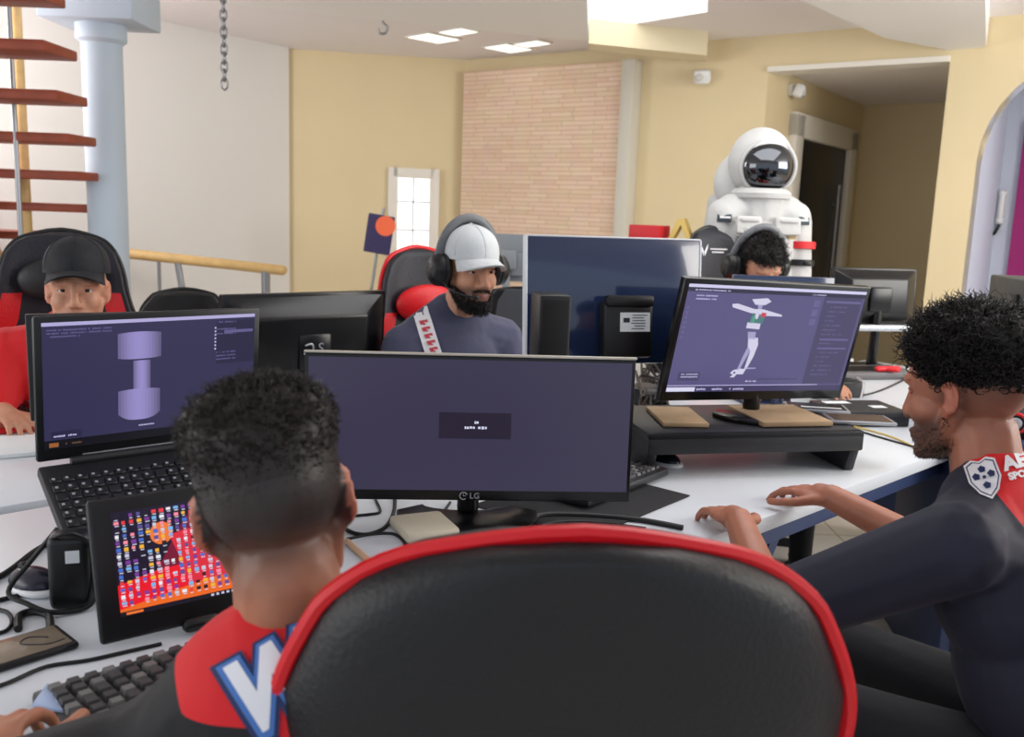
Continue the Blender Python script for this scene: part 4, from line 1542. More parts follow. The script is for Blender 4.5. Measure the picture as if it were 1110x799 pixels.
def torso_prims(m, T, L, SL, SR, g=0.0, belly=1.0):
    for s in (-1, 1):
        m.cap(T @ V((s * .012, -.022, 1.0 * L)), T @ V((s * .10, -.012, .86 * L)), .046 + g, .058 + g)
    e = lambda c, r: m.ell(c, [q + g for q in r], n=24, M=T)
    e((0, 0, .02), (.165, .118, .11))
    e((0, .012, .30 * L), (.150 * belly, .110 * belly, .17))
    e((0, .004, .64 * L), (.165, .112, .17))
    e((0, -.012, .85 * L), (.140, .084, .10))
    for S in (SL, SR):
        n = T @ V((0, -.008, .90 * L))
        m.cap(n, S, .062 + g, .056 + g)
        m.cap(T @ V((0, 0, .72 * L)), S, .085 + g, .052 + g)


def arm_prims(m, S, E_, W, g=0.0, upto=1.0, only_upper=False):
    S, E_, W = V(S), V(E_), V(W)
    m.cap(S, E_, .053 + g, .042 + g)
    if not only_upper:
        q = E_ + (W - E_) * upto
        m.cap(E_, q, .042 + g, .042 - .013 * upto + g)


def decal(me, M, direction, bvh, off=.003, cuts=2, start=.25):
    """Lay flat lettering onto cloth: every vertex drops along DIRECTION until it meets it."""
    b = bmesh.new(); b.from_mesh(me)
    bpy.data.meshes.remove(me)
    bmesh.ops.transform(b, matrix=M, verts=b.verts)
    bmesh.ops.triangulate(b, faces=b.faces)
    for _ in range(cuts):
        long = [e for e in b.edges if e.calc_length() > .012]
        if not long:
            break
        bmesh.ops.subdivide_edges(b, edges=long, cuts=1)
        bmesh.ops.triangulate(b, faces=[f for f in b.faces if len(f.verts) > 3])
    d = V(direction).normalized()
    dead = []
    for v in b.verts:
        h = bvh.ray_cast(v.co - d * start, d, start * 3)
        if h[0] is None:
            dead.append(v)
        else:
            v.co = h[0] - d * off
    bmesh.ops.delete(b, geom=dead, context='VERTS')
    return b


def polygon_mesh(pts):
    me = bpy.data.meshes.new('patch')
    me.from_pydata([(p[0], p[1], 0) for p in pts], [], [list(range(len(pts)))])
    return me


class Figure:
    """One seated person. World places in; meshes are stored relative to the person's root."""
    def __init__(self, label, hip, neck, face_yaw, H, skin, tone, group=None, voxel_size=.005):
        self.hip, self.neck, self.H = V(hip), V(neck), H
        z = (self.neck - self.hip); self.L = z.length; z.normalize()
        x0 = V((math.cos(face_yaw), math.sin(face_yaw), 0))
        x = (x0 - z * x0.dot(z)).normalized(); y = z.cross(x)
        self.T = Matrix(((x.x, y.x, z.x, hip[0]), (x.y, y.y, z.y, hip[1]), (x.z, y.z, z.z, hip[2]), (0, 0, 0, 1)))
        self.root_M = Matrix.Translation((hip[0], hip[1], 0)) @ Matrix.Rotation(face_yaw, 4, 'Z')
        self.inv = self.root_M.inverted()
        self.label, self.skin, self.tone, self.vs = label, skin, tone, voxel_size
        self.body = MB()
        self.yaw = face_yaw

    def tp(self, x, y, z):
        return self.T @ V((x, y, z))

    def finish_body(self):
        me = voxel(self.body, self.vs, smooth=3, factor=.5)
        self.bvh = BVHTree.FromPolygons([v.co.copy() for v in me.vertices], [tuple(p.vertices) for p in me.polygons])
        Hi = self.H.inverted()
        ca = me.color_attributes.new('Tone', 'FLOAT_COLOR', 'POINT')
        for i, v in enumerate(me.vertices):
            h = Hi @ v.co
            r = g = 0.0
            if h.length < .2 and h.z > -.16:
                lip = ((h.x / .027) ** 2 + ((h.y - .098) / .016) ** 2 + ((h.z + .069) / .013) ** 2)
                if lip < 1: r = .75 * (1 - lip)
                if abs(h.x) > .073 and abs(h.z) < .05 and h.y < .03: r = max(r, .25)
                g = self.tone(h)
            ca.data[i].color = (r, max(0, min(1, g)), 0, 1)
        me.transform(self.inv)
        self.obj = link_mesh('person', me, self.skin)
        self.obj.matrix_world = self.root_M
        tag(self.obj, self.label, 'person')
        return self.obj

    def add(self, name, mb, mats, vox=None, smooth=4, zone=None, parent=None):
        if vox:
            me = voxel(mb, vox, smooth=smooth)
        else:
            me = bpy.data.meshes.new(name)
            mb.bm.to_mesh(me); mb.bm.free()
        if zone:
            za = me.attributes.new('Zone', 'FLOAT', 'POINT')
            for i, v in enumerate(me.vertices):
                za.data[i].value = zone(v.co)
        self.last_bvh = BVHTree.FromPolygons([v.co.copy() for v in me.vertices], [tuple(p.vertices) for p in me.polygons])
        me.transform(self.inv)
        return link_mesh(name, me, mats, parent or self.obj)

    def legs(self, knee_fwd=.42, spread=.1, feet=True):
        m = MB(); sh = []
        f = V((-math.sin(self.yaw), math.cos(self.yaw), 0)); x = V((math.cos(self.yaw), math.sin(self.yaw), 0))
        for s in (-1, 1):
            h = V((self.hip.x, self.hip.y, .53)) + x * s * .09
            k = h + f * knee_fwd + x * s * spread * .5; k.z = .53
            a = k + f * .02; a.z = .1
            m.cap(h, k, .09, .065); m.cap(k, a, .062, .045)
            sh.append((a, f))
        m.ell((self.hip.x, self.hip.y, .56), (.16, .13, .1), (0, 0, self.yaw))
        self.add('trousers', m, DENIM, vox=.012)
        for a, f in sh:
            m = MB(); m.cap(V((a.x, a.y, .045)) - f * .04, V((a.x, a.y, .04)) + f * .12, .042, .034); m.cap(V((a.x, a.y, .06)), V((a.x, a.y, .1)), .045)
            self.add('shoe', m, SHOE, vox=.008)

    def eyes(self, depth=.0725):
        for s in (-1, 1):
            m = MB()
            M_ = self.H @ Matrix.Translation((s * .031, depth, .007))
            m.m(0); m.ell((0, 0, 0), (.0135, .0115, .0072), n=20, M=M_)
            m.m(1); m.ell((0, .0090, 0), (.0068, .0034, .0062), n=16, M=M_)
            m.m(2)
            m.tube([(-.0145, .0025, -.001), (-.008, .0095, .0045), (0, .0115, .006), (.008, .0095, .0045), (.0145, .0025, -.001)], .0030, n=8, M=M_)
            me = bpy.data.meshes.new('eye'); m.bm.to_mesh(me); m.bm.free(); me.transform(self.inv)
            link_mesh('eye', me, [EYEW, IRIS, self.skin], self.obj)

    def hair(self, n, keep, length, mt, name='hair', radius=.0009, flow=(0, 0, 0), messy=.5, curl=0.0, shell=None, segs=3, seed=1, lift=.6, sweep=None):
        """Strands rooted on the head; optional solid under-layer of thickness shell(h)."""
        rg = random.Random(seed)
        m = MB()
        H, Hi = self.H, self.H.inverted()
        c = H @ V((0, 0, .02))
        if shell:
            nu, nv = 72, 44
            b = bmesh.new(); gv = {}
            for i in range(nu):
                for j in range(nv + 1):
                    th, ph = 2 * PI * i / nu, PI * j / nv
                    d = (H.to_3x3() @ V((math.sin(ph) * math.cos(th), math.sin(ph) * math.sin(th), math.cos(ph)))).normalized()
                    hit = self.bvh.ray_cast(c + d * .3, -d)
                    if hit[0] is None: continue
                    hl = Hi @ hit[0]
                    t = shell(hl)
                    if t > 0 and hl.length < .2:
                        gv[i, j] = b.verts.new(hit[0] + d * t)
            for i in range(nu):
                for j in range(nv):
                    q = [gv.get(k) for k in ((i, j), (i, j + 1), ((i + 1) % nu, j + 1), ((i + 1) % nu, j))]
                    q = [v for k, v in enumerate(q) if v is not None and v not in q[:k]]
                    if len(q) >= 3:
                        try: b.faces.new(q)
                        except ValueError: pass
            m._add(b)
        b = bmesh.new()
        made = tries = 0
        while made < n and tries < n * 12:
            tries += 1
            z = rg.uniform(-1, 1); a = rg.uniform(0, 2 * PI); q = math.sqrt(1 - z * z)
            d = (H.to_3x3() @ V((q * math.cos(a), q * math.sin(a), z))).normalized()
            hit = self.bvh.ray_cast(c + d * .3, -d)
            if hit[0] is None: continue
            hl = Hi @ hit[0]
            if hl.length > .2: continue
            if rg.random() > keep(hl): continue
            made += 1
            L_ = length(hl) * rg.uniform(.65, 1.25)
            fl = V(flow) if sweep is None else V(sweep(hl))
            dd = (hit[1] * lift + H.to_3x3() @ fl + V((rg.gauss(0, 1), rg.gauss(0, 1), rg.gauss(0, 1))) * messy).normalized()
            base = hit[0] - hit[1] * .002 + (hit[1] * (shell(hl) * .6) if shell and shell(hl) > 0 else V((0, 0, 0)))
            e1 = dd.orthogonal().normalized(); e2 = dd.cross(e1)
            cu_ = curl * min(1, L_ / .02)
            ph0 = rg.uniform(0, 6.28); tw = rg.choice((-1, 1)) * rg.uniform(.8, 1.3)
            rings = []
            for s in range(segs + 1):
                t = s / segs
                cx = V((0, 0, 0))
                if curl:
                    an = ph0 + tw * t * 2 * PI * 1.1
                    cx = (e1 * (math.cos(an) - math.cos(ph0)) + e2 * (math.sin(an) - math.sin(ph0))) * cu_
                p = base + dd * L_ * t + cx
                if s == segs:
                    rings.append([b.verts.new(p)])
                else:
                    r = radius * (1 - .6 * t)
                    rings.append([b.verts.new(p + (e1 * math.cos(k * 2.094 + s * .3) + e2 * math.sin(k * 2.094 + s * .3)) * r) for k in range(3)])
            for A, B in zip(rings, rings[1:]):
                for k in range(3):
                    if len(B) == 1: b.faces.new((A[k], A[(k + 1) % 3], B[0]))
                    else: b.faces.new((A[k], A[(k + 1) % 3], B[(k + 1) % 3], B[k]))
        m._add(b)
        return self.add(name, m, mt)

    def brows(self, mt=None):
        for sd in (-1, 1):
          self.hair(150, lambda h: 1.0 if (.012 < h.x * sd < .052 and h.y > .055 and .026 - abs(abs(h.x) - .03) * .25 < h.z < .037 - abs(abs(h.x) - .034) * .35) else 0, lambda h: .009, mt or HAIR, name='eyebrow', radius=.0008, messy=.25, lift=.35, sweep=lambda h: (.8 * (1 if h.x > 0 else -1), 0, .15), segs=2, seed=9)

    def print_on(self, name, shapes, M, direction, bvh, parent, off0=.003):
        """shapes: list of (mesh, material); later ones lie on top."""
        m = MB(); mats = []
        for i, (me, mt) in enumerate(shapes):
            if mt not in mats: mats.append(mt)
            m.m(mats.index(mt))
            m._add(decal(me, M, direction, bvh, off=off0 + .0012 * i))
        return self.add(name, m, mats, parent=parent)


def headset(M, label, cup=BLK2, band=None, ring=None, mic=True, s=1.0):
    t = thing('headset', label, 'headset', M, 'gaming headsets worn at the desks')
    band = band or DPL
    pts = [(.096 * s * math.cos(a), -.012, .02 + .125 * s * math.sin(a)) for a in [PI * k / 14 for k in range(15)]]
    m = MB(); m.tube(pts, .0105, n=10, sub=2, flat=1.5); m.build('headband', band, t)
    m = MB(); m.tube([(p[0] * .93, p[1], .02 + (p[2] - .02) * .93) for p in pts[3:-3]], .009, n=8, sub=2, flat=1.6); m.build('band_padding', BLK2, t)
    for x in (-1, 1):
        m = MB(); m.lathe([(0, .024), (.03, .022), (.042, .010), (.045, -.008), (.04, -.016), (0, -.016)], 28, M=Matrix.Translation((x * .104 * s, -.006, -.006)) @ Matrix.Scale(1.12, 4, (0, 0, 1)) @ Matrix.Rotation(R(90) * x, 4, 'Y'))
        c_ = m.build('ear_cup', cup, t)
        m = MB(); m.lathe([(.02, .012), (.042, .010), (.046, 0), (.042, -.012), (.02, -.012)], 28, M=Matrix.Translation((x * .084 * s, -.006, -.006)) @ Matrix.Scale(1.12, 4, (0, 0, 1)) @ Matrix.Rotation(R(90) * x, 4, 'Y'))
        m.build('cushion', BLK2, c_)
        if ring:
            m = MB(); m.tube([(x * (.129 * s), -.006 + .02 * math.cos(a), -.006 + .022 * math.sin(a)) for a in [2 * PI * k / 12 for k in range(12)]], .003, n=6, closed=True, sub=2); m.build('ring', ring, c_)
    if mic:
        m = MB(); m.tube([(.1 * s, .02, -.03), (.1 * s, .07, -.055), (.07 * s, .105, -.07), (.045, .12, -.075)], .0028, n=8); m.ell((.04, .121, -.075), (.01, .007, .007)); m.build('microphone', BLK2, t)
    return t


def make_cap(fig, mt, brim_mt, lift=0.0, button=True):
    H = fig.H @ Matrix.Translation((0, 0, lift))
    m = MB()

    def f(u, v):
        th = 2 * PI * u; ph = (PI / 2) * v
        r = math.sin(ph)
        return V((.0875 * r * math.cos(th), -.010 + .113 * r * math.sin(th), .052 + .092 * math.cos(ph) ** .85))
    m.grid(f, 40, 12, M=H, closed_u=True)
    # sweatband
    m.grid(lambda u, v: V((.0875 * math.cos(2 * PI * u), -.010 + .113 * math.sin(2 * PI * u), .052 - .012 * v)), 40, 2, M=H, closed_u=True)
    for k in range(6):
        th = 2 * PI * k / 6 + .5
        m.tube([(f(th / 2 / PI, q) * 1.0 + V((0, 0, .0008))) for q in (0.05, .3, .55, .8, 1.0)], .0012, n=5, M=H, sub=3)
    o = fig.add('cap', m, mt)
    if button:
        m = MB(); m.ell((0, -.010, .145), (.008, .008, .005), M=H); fig.add('cap_button', m, mt, parent=o)
    m = MB()

    def bf(u, v):
        a = R(-62 + 124 * u)
        x = .083 * math.sin(a)
        y0 = -.010 + .112 * math.cos(a)
        ext = .072 * max(0, math.cos(a * 1.35)) ** .6
        return V((x * (1 + .05 * v), y0 + ext * v, .044 - .012 * v - .032 * (x / .08) ** 2 * (.25 + .75 * v)))
    m.grid(bf, 24, 6, M=H)
    m.grid(lambda u, v: bf(u, 1 - v) + V((0, 0, .004)), 24, 6, M=H)
    fig.add('cap_brim', m, brim_mt, parent=o)
    return o


def smooth01(a, b, x):
    t = max(0, min(1, (x - a) / (b - a)))
    return t * t * (3 - 2 * t)


def lump(h, f=60, seed=0):
    return mnoise.noise(V((h.x * f + seed, h.y * f, h.z * f)))


# ===== near man, seen from behind ===========================================
hp = at_y(299, 551, .95)
fwd = V((-.20, .97, 0)).normalized()
H = head_frame(hp, fwd, pitch=R(14), roll=R(11), s=.98)
# hairline at the back: faded to skin near the nape
fade = lambda h: smooth01(-.10, -.005, h.z + .25 * max(0, h.y)) * (1 if h.y < .035 else smooth01(.06, .03, h.y)) * (0 if (abs(h.x) > .078) else 1)
nk = at_y(302, 690, .93)
F = Figure('person seen from behind with short faded hair and a black and red jersey', (-.10, .93, .56), nk, R(12), H, SK_TAN, lambda h: fade(h) if h.z < .04 else 1.0)
head_prims(F.body, H, neck_to=F.tp(0, .02, F.L * .88))
SLh, SRh = F.tp(-.178, .0, F.L * .80), F.tp(.185, .0, F.L * .83)
torso_prims(F.body, F.T, F.L, SLh, SRh)
Wl = at_z(-42, 842, .80); El = V((-.72, .80, .72)); Wr = V((-.10, 1.36, .79)); Er = V((.07, 1.14, .70))
arm_prims(F.body, SLh, El, Wl); arm_prims(F.body, SRh, Er, Wr)
tip = at_z(46, 752, .80)
hand_prims(F.body, Wl, V((-.12, .97, .02)), V((-.25, .0, 1)), thumb_side=1, curl=.5, s=1.02)
hand_prims(F.body, Wr, V((-.4, .9, -.1)), V((0, 0, 1)), thumb_side=-1, curl=.4)
F.finish_body()
m = MB(); torso_prims(m, F.T, F.L, SLh, SRh, g=.014)
arm_prims(m, SLh, El, Wl, g=.018, only_upper=True); arm_prims(m, SRh, Er, Wr, g=.018, only_upper=True)
nb = F.tp(0, -.012, F.L * .955)
Ti = F.T.inverted()


def jersey_col(c):
    h = Ti @ c
    z = h.z / F.L
    return .015 + .085 * smooth01(.86, .98, z) - abs(h.x)


sh = F.add('jersey', m, duo('jersey_red_black', (214, 22, 30), (17, 17, 20)), vox=.006, zone=jersey_col)
shb = F.last_bvh
m = MB(); m.tube([F.T @ V((.068 * math.cos(a), -.010 + .066 * math.sin(a), F.L * .955 + .012 * -math.sin(a))) for a in [2 * PI * k / 16 for k in range(16)]], .010, n=8, closed=True, sub=2)
F.add('collar', m, RED_T, parent=sh)
# lettering across the shoulder blades
bz = F.L * .66
bd_ = F.T.to_3x3() @ V((0, 1, 0))
def view_frame(x, y, yy, rot=0):
    p = at_y(x, y, yy)
    zr = -(p - V((0, 0, HC))).normalized()
    xr = (CAM_R - zr * CAM_R.dot(zr)).normalized(); yr = zr.cross(xr)
    return Matrix(((xr.x, yr.x, zr.x, p.x), (xr.y, yr.y, zr.y, p.y), (xr.z, yr.z, zr.z, p.z), (0, 0, 0, 1))) @ Matrix.Rotation(rot, 4, 'Z')


LM = view_frame(288, 754, .90, R(4))
bd_ = -(LM.to_3x3() @ V((0, 0, 1)))


def px_poly(pts, yy):
    me = bpy.data.meshes.new('patch')
    me.from_pydata([at_y(x, y, yy) for x, y in pts], [], [list(range(len(pts)))])
    return me


def word(txt, y, sz, off):
    me = text_mesh(txt, sz, 0, off, space=1.05, align='LEFT')
    for v in me.vertices:
        x, yv = v.co.x - .028, v.co.y * 1.25 + y
        v.co = V((x * .92 - .25 * yv, yv + .50 * x - 1.0 * x * abs(x), 0))
    return me


F.print_on('lettering', [(word('WARRIORS', .0, .074, .012), PRINTN), (word('WARRIORS', .002, .074, .008), PRINTB), (word('WARRIORS', .004, .074, .0035), PRINTW),
                         (word('ARENA', -.105, .06, .008), PRINTN), (word('ARENA', -.103, .06, .001), PRINTW)], LM, bd_, shb, sh)
F.legs()
hmk = lambda h: (1 if h.y < .07 or h.z > .07 else 0) * (1 if abs(h.x) < .079 or h.z > .045 else 0)
F.hair(9000, lambda h: smooth01(-.01, .05, h.z) * hmk(h),
       lambda h: (.0025 + .022 * smooth01(.03, .10, h.z)) * (1 - .6 * smooth01(.045, .078, abs(h.x))), HAIR2, radius=.0011, messy=.5, curl=.0038, segs=5, seed=3, lift=.75, sweep=lambda h: (0, 0, -.5 * (1 - smooth01(.04, .08, h.z))),
       shell=lambda h: (.001 + .017 * smooth01(.035, .10, h.z) + .009 * smooth01(.05, .1, h.z) * lump(h, 45) + .010 * smooth01(.05, .09, h.z) * smooth01(.02, .06, abs(h.x)) + .002 * smooth01(.05, .08, h.z) * smooth01(.03, .07, abs(h.x))) if (h.z + .15 * max(0, h.y) > .035 and hmk(h)) else 0)

F.hair(15000, lambda h: (1 - smooth01(.04, .07, h.z)) * smooth01(-.07, .03, h.z + .15 * max(0, h.y)) ** 1.6 * hmk(h), lambda h: .0035 + .004 * smooth01(0, .05, h.z), HAIR2, name='hair_fade', radius=.0004, messy=.25, segs=1, seed=31, lift=.35, flow=(0, 0, -.9))

# near chair, its back towards the viewer
ct = at_y(634, 585, .80)
NP = [(.44, .20), (.6, .24), (.75, .272), (.85, .288), (ct.z - .18, .288), (ct.z - .12, .262), (ct.z - .08, .24), (ct.z - .047, .205), (ct.z - .02, .145), (ct.z - .006, .085), (ct.z, .02)]
yb = -.24 - (ct.z - .44) * .12
CM = Matrix.Translation((ct.x, .80, 0)) @ Matrix.Rotation(R(4), 4, 'Z') @ Matrix.Translation((0, -yb, 0))
gaming_chair(CM, 'large black chair back with red piping filling the bottom of the view', prof=NP, main=LEATH, pillow=False, wing=.05)

# ===== man at right, in profile =============================================
ear = at_y(1021, 432, 1.5)
face = V((-.60, .80, 0)).normalized()
rx = V((face.y, -face.x, 0))
hp = ear + rx * .078
H = head_frame(hp, face, pitch=R(9), s=1.0)
beard_r = lambda h: .75 * smooth01(-.02, -.05, h.z) * smooth01(-.005, .02, h.y) + .55 * smooth01(-.075, .01, h.z) * (1 if h.y < -.012 else smooth01(.04, -.0, h.y) * (h.z > -.01)) 
nk = hp + V((.025, -.045, -.140))
F = Figure('person with curly black hair and trimmed beard in a navy and red jersey facing left', (.93, 1.36, .56), nk, R(46), H, SK_BRN, lambda h: beard_r(h) * (0 if abs(h.x) > .079 else 1), voxel_size=.0045)
head_prims(F.body, H, nose=.975, neck_to=F.tp(0, 0, F.L * .93))
SLh, SRh = F.tp(-.185, .0, F.L * .84), F.tp(.185, .0, F.L * .84)
torso_prims(F.body, F.T, F.L, SLh, SRh)
El, Wl = V((.47, 1.52, .72)), V((.47, 1.79, .79)); Er, Wr = V((.92, 1.78, .72)), V((.72, 1.98, .79))
arm_prims(F.body, SLh, El, Wl); arm_prims(F.body, SRh, Er, Wr)
hand_prims(F.body, Wl, V((-.2, .97, -.08)), V((0, 0, 1)), thumb_side=1, curl=.35)
hand_prims(F.body, Wr, V((-.6, .8, -.08)), V((0, 0, 1)), thumb_side=-1, curl=.35)
F.finish_body()
m = MB(); torso_prims(m, F.T, F.L, SLh, SRh, g=.014)
arm_prims(m, SLh, El, Wl, g=.02, only_upper=True); arm_prims(m, SRh, Er, Wr, g=.02, only_upper=True)
Ti2, L2_ = F.T.inverted(), F.L


def jersey_col2(c):
    h = Ti2 @ c
    # red yoke across the neck and down the right side, navy left shoulder and body
    e = c - V((0, 0, HC)); zz = e.dot(CAM_F)
    px, py = CX + FPX * e.dot(CAM_R) / zz, CY - FPX * e.dot(CAM_U) / zz
    return ((px - 1043) * 85 - (py - 490) * 70) * .0001


sh = F.add('jersey', m, duo('jersey_red_navy', (214, 22, 30), (26, 29, 48)), vox=.006, zone=jersey_col2)
shb = F.last_bvh
m = MB(); m.tube([F.T @ V((.066 * math.cos(a), -.008 + .064 * math.sin(a), F.L * .975 - .012 * math.sin(a))) for a in [2 * PI * k / 16 for k in range(16)]], .010, n=8, closed=True, sub=2)
F.add('collar', m, RED_T, parent=sh)
# crest with a ball, and two lines of lettering, on the back of the shoulder
cp_ = at_y(1067, 517, 1.38)
vd = (cp_ - V((0, 0, HC))).normalized()
xr = V((.86, .5, -.10)).normalized(); zr = -vd; xr = (xr - zr * xr.dot(zr)).normalized(); yr = zr.cross(xr)
PM = Matrix(((xr.x, yr.x, zr.x, cp_.x), (xr.y, yr.y, zr.y, cp_.y), (xr.z, yr.z, zr.z, cp_.z), (0, 0, 0, 1))) @ Matrix.Rotation(R(14), 4, 'Z') @ Matrix.Scale(.8, 4)
crest = [(-.024, .026), (-.012, .032), (0, .027), (.012, .032), (.024, .026), (.024, -.004), (.014, -.024), (0, -.036), (-.014, -.024), (-.024, -.004)]
shp = [(polygon_mesh([(x * 1.25, y * 1.2) for x, y in crest]), PRINTW), (polygon_mesh([(x * 1.1, y * 1.07) for x, y in crest]), PRINTN), (polygon_mesh(crest), PRINTW)]
def ngon(cx, cy, r, n, a0=PI / 2):
    return [(cx + r * math.cos(a0 + 2 * PI * k / n), cy + r * math.sin(a0 + 2 * PI * k / n)) for k in range(n)]
for cx, cy in ((0, .016), (-.014, .004), (.014, .004), (0, -.016), (0.0, .0)):
    shp.append((polygon_mesh(ngon(cx, cy, .0075 if (cx, cy) != (0, 0) else .004, 5)), PRINTN))
F.print_on('crest', shp, PM, vd, shb, sh, off0=.004)
tm = text_mesh('AE', .038, 0, .002, align='LEFT'); tm.transform(Matrix.Translation((.040, .014, 0)))
tm2 = text_mesh('SPORTS', .018, 0, .001, align='LEFT'); tm2.transform(Matrix.Translation((.041, -.012, 0)))
F.print_on('lettering', [(tm, PRINTW), (tm2, PRINTW)], PM, vd, shb, sh, off0=.004)
F.legs()
F.eyes(.0690); F.brows()
hmask = lambda h: (smooth01(.012, .035, h.z - .85 * max(0, h.y - .015) + .10 * max(0, -h.y - .02)) if h.y < .062 else (1.0 if h.z > .084 else 0)) * (1 if abs(h.x) < .082 else 0)
F.hair(4200, lambda h: hmask(h), lambda h: .014 + .026 * smooth01(.02, .09, h.z), HAIR, radius=.0017, messy=.7, curl=.0065, segs=7, seed=5, lift=.7, sweep=lambda h: (0, .05 if h.z > .06 else -.1, .1),
       shell=lambda h: (.003 + .028 * smooth01(.025, .085, h.z) + .012 * lump(h, 50, 3) * smooth01(.02, .06, h.z) - .020 * smooth01(.045, .09, h.y) * smooth01(.105, .08, h.z)) if hmask(h) > .35 else 0)
def beard_zone(h):
    if h.z < -.130 or h.y < -.004 or (abs(h.x) < .021 and -.079 < h.z < -.058) or h.length < .06:
        return 0.0
    if abs(h.x) < .030 and h.y > .06 and -.060 < h.z < -.047:
        return 1.0
    return 1.0 if h.z < -.030 - .45 * max(0, h.y) else 0.0


bm_ = beard_zone
F.hair(2200, bm_, lambda h: .006, HAIR, name='beard', radius=.0007, messy=.4, segs=2, seed=6, lift=.5, flow=(0, .1, -.6))
rc = V((.98, 1.30, 0))
gaming_chair(Matrix.Translation(rc) @ Matrix.Rotation(R(46), 4, 'Z'), 'black and red chair under the man in the navy jersey', main=LEATHN, pillow=False)

# ===== headset man in the pale cap ==========================================
hp = at_y(509, 294, 2.95)
face = V((.52, -.86, 0))
H = head_frame(hp, face, pitch=R(2), s=1.03)
nk = at_y(492, 340, 2.98)
cb = lambda h: .7 * smooth01(-.03, -.055, h.z) * smooth01(-.01, .03, h.y) + .9 * smooth01(.04, .06, h.z) * (h.y < .05)
F = Figure('person in a pale grey cap, big headset and navy sweatshirt with white sleeve bands', (nk.x - .05, nk.y + .12, .56), nk, math.atan2(-face.x, face.y), H, SK_LT, cb, voxel_size=.005)
head_prims(F.body, H, neck_to=F.tp(0, 0, F.L * .92))
SLh, SRh = F.tp(-.19, .0, F.L * .80), F.tp(.165, .0, F.L * .80)
torso_prims(F.body, F.T, F.L, SLh, SRh, belly=1.12)
f_ = V((face.x, face.y, 0)).normalized(); x_ = V((-f_.y, f_.x, 0)) * -1
El = SLh + V((0, 0, -.24)) + f_ * .08 + (SLh - nk).normalized() * .06
Er = SRh + V((0, 0, -.24)) + f_ * .08 + (SRh - nk).normalized() * .06
Wl, Wr = El + f_ * .24 + V((0, 0, .04)) + (nk - SLh).normalized() * .05, Er + f_ * .24 + V((0, 0, .04)) + (nk - SRh).normalized() * .05
Wl.z = max(Wl.z, .80); Wr.z = max(Wr.z, .80)
arm_prims(F.body, SLh, El, Wl); arm_prims(F.body, SRh, Er, Wr)
hand_prims(F.body, Wl, f_ + V((0, 0, -.1)), V((0, 0, 1)), thumb_side=1, curl=.35)
hand_prims(F.body, Wr, f_ + V((0, 0, -.1)), V((0, 0, 1)), thumb_side=-1, curl=.35)
F.finish_body()
m = MB(); torso_prims(m, F.T, F.L, SLh, SRh, g=.018, belly=1.12)
arm_prims(m, SLh, El, Wl, g=.022, upto=.92); arm_prims(m, SRh, Er, Wr, g=.022, upto=.92)
sh = F.add('sweatshirt', m, SWEAT, vox=.007); shb = F.last_bvh
m = MB(); m.tube([F.T @ V((.068 * math.cos(a), .0 + .066 * math.sin(a), F.L * .965 - .016 * math.sin(a))) for a in [2 * PI * k / 16 for k in range(16)]], .011, n=8, closed=True, sub=2)
F.add('collar', m, SWEAT, parent=sh)
PRINTR = mat('print_red', (190, 60, 70), rough=.6)
yy = nk.y - .12
shp = [(px_poly([(446, 324), (451, 321), (459, 343), (449, 344)], yy), PRINTW), (px_poly([(454, 320), (460, 320), (466, 342), (460, 343)], yy), PRINTW),
       (px_poly([(448, 342), (466, 341), (482, 392), (464, 394)], yy), PRINTW)]
for k in range(6):
    x, y = 455 + k * 2.7, 348 + k * 7.4
    shp.append((px_poly([(x - 1, y), (x + 8, y - 2), (x + 9, y + 1), (x + 4, y + 1), (x + 7, y + 4), (x + 1, y + 4)], yy), PRINTR))
F.print_on('sleeve_band', shp, Matrix.Identity(4), ray(462, 350), shb, sh, off0=.003)
F.print_on('sleeve_band', [(px_poly([(543, 318), (548, 317), (568, 335), (566, 339)], yy), PRINTW)], Matrix.Identity(4), ray(555, 325), shb, sh, off0=.003)
cm = F.T @ V((-.07, .12, F.L * .74))
PM = F.T @ Matrix.Translation((-.075, .2, F.L * .74)) @ Matrix.Rotation(R(-90), 4, 'X')
F.print_on('chest_emblem', [(polygon_mesh([(-.012, -.006), (.012, -.006), (.016, .006), (0, .002), (-.014, .007)]), PRINTW)], PM, F.T.to_3x3() @ V((0, -1, 0)), shb, sh)
F.legs(); F.eyes(); F.brows()
CAPG = mat('cap_grey', (190, 194, 196), rough=.8, bump=.1, bscale=60)
make_cap(F, CAPG, CAPG)
bm2 = beard_zone
F.hair(4200, bm2, lambda h: .012 if h.z > -.09 else .02, HAIR, name='beard', radius=.0012, messy=.45, segs=3, seed=12, lift=.6, flow=(0, .1, -.7),
       shell=lambda h: .004 if bm2(h) > 0 and h.z < -.082 else 0)
headset(H @ Matrix.Translation((0, .0, .01)), 'large grey and black headset worn over the pale cap', s=1.05, band=mat('band_grey', (96, 98, 102), rough=.4))
gaming_chair(Matrix.Translation((F.hip.x + .05, F.hip.y, 0)) @ Matrix.Rotation(F.yaw, 4, 'Z') @ Matrix.Scale(.94, 4), 'black and red chair behind the man in the pale cap', main=LEATHN, lean=.12)

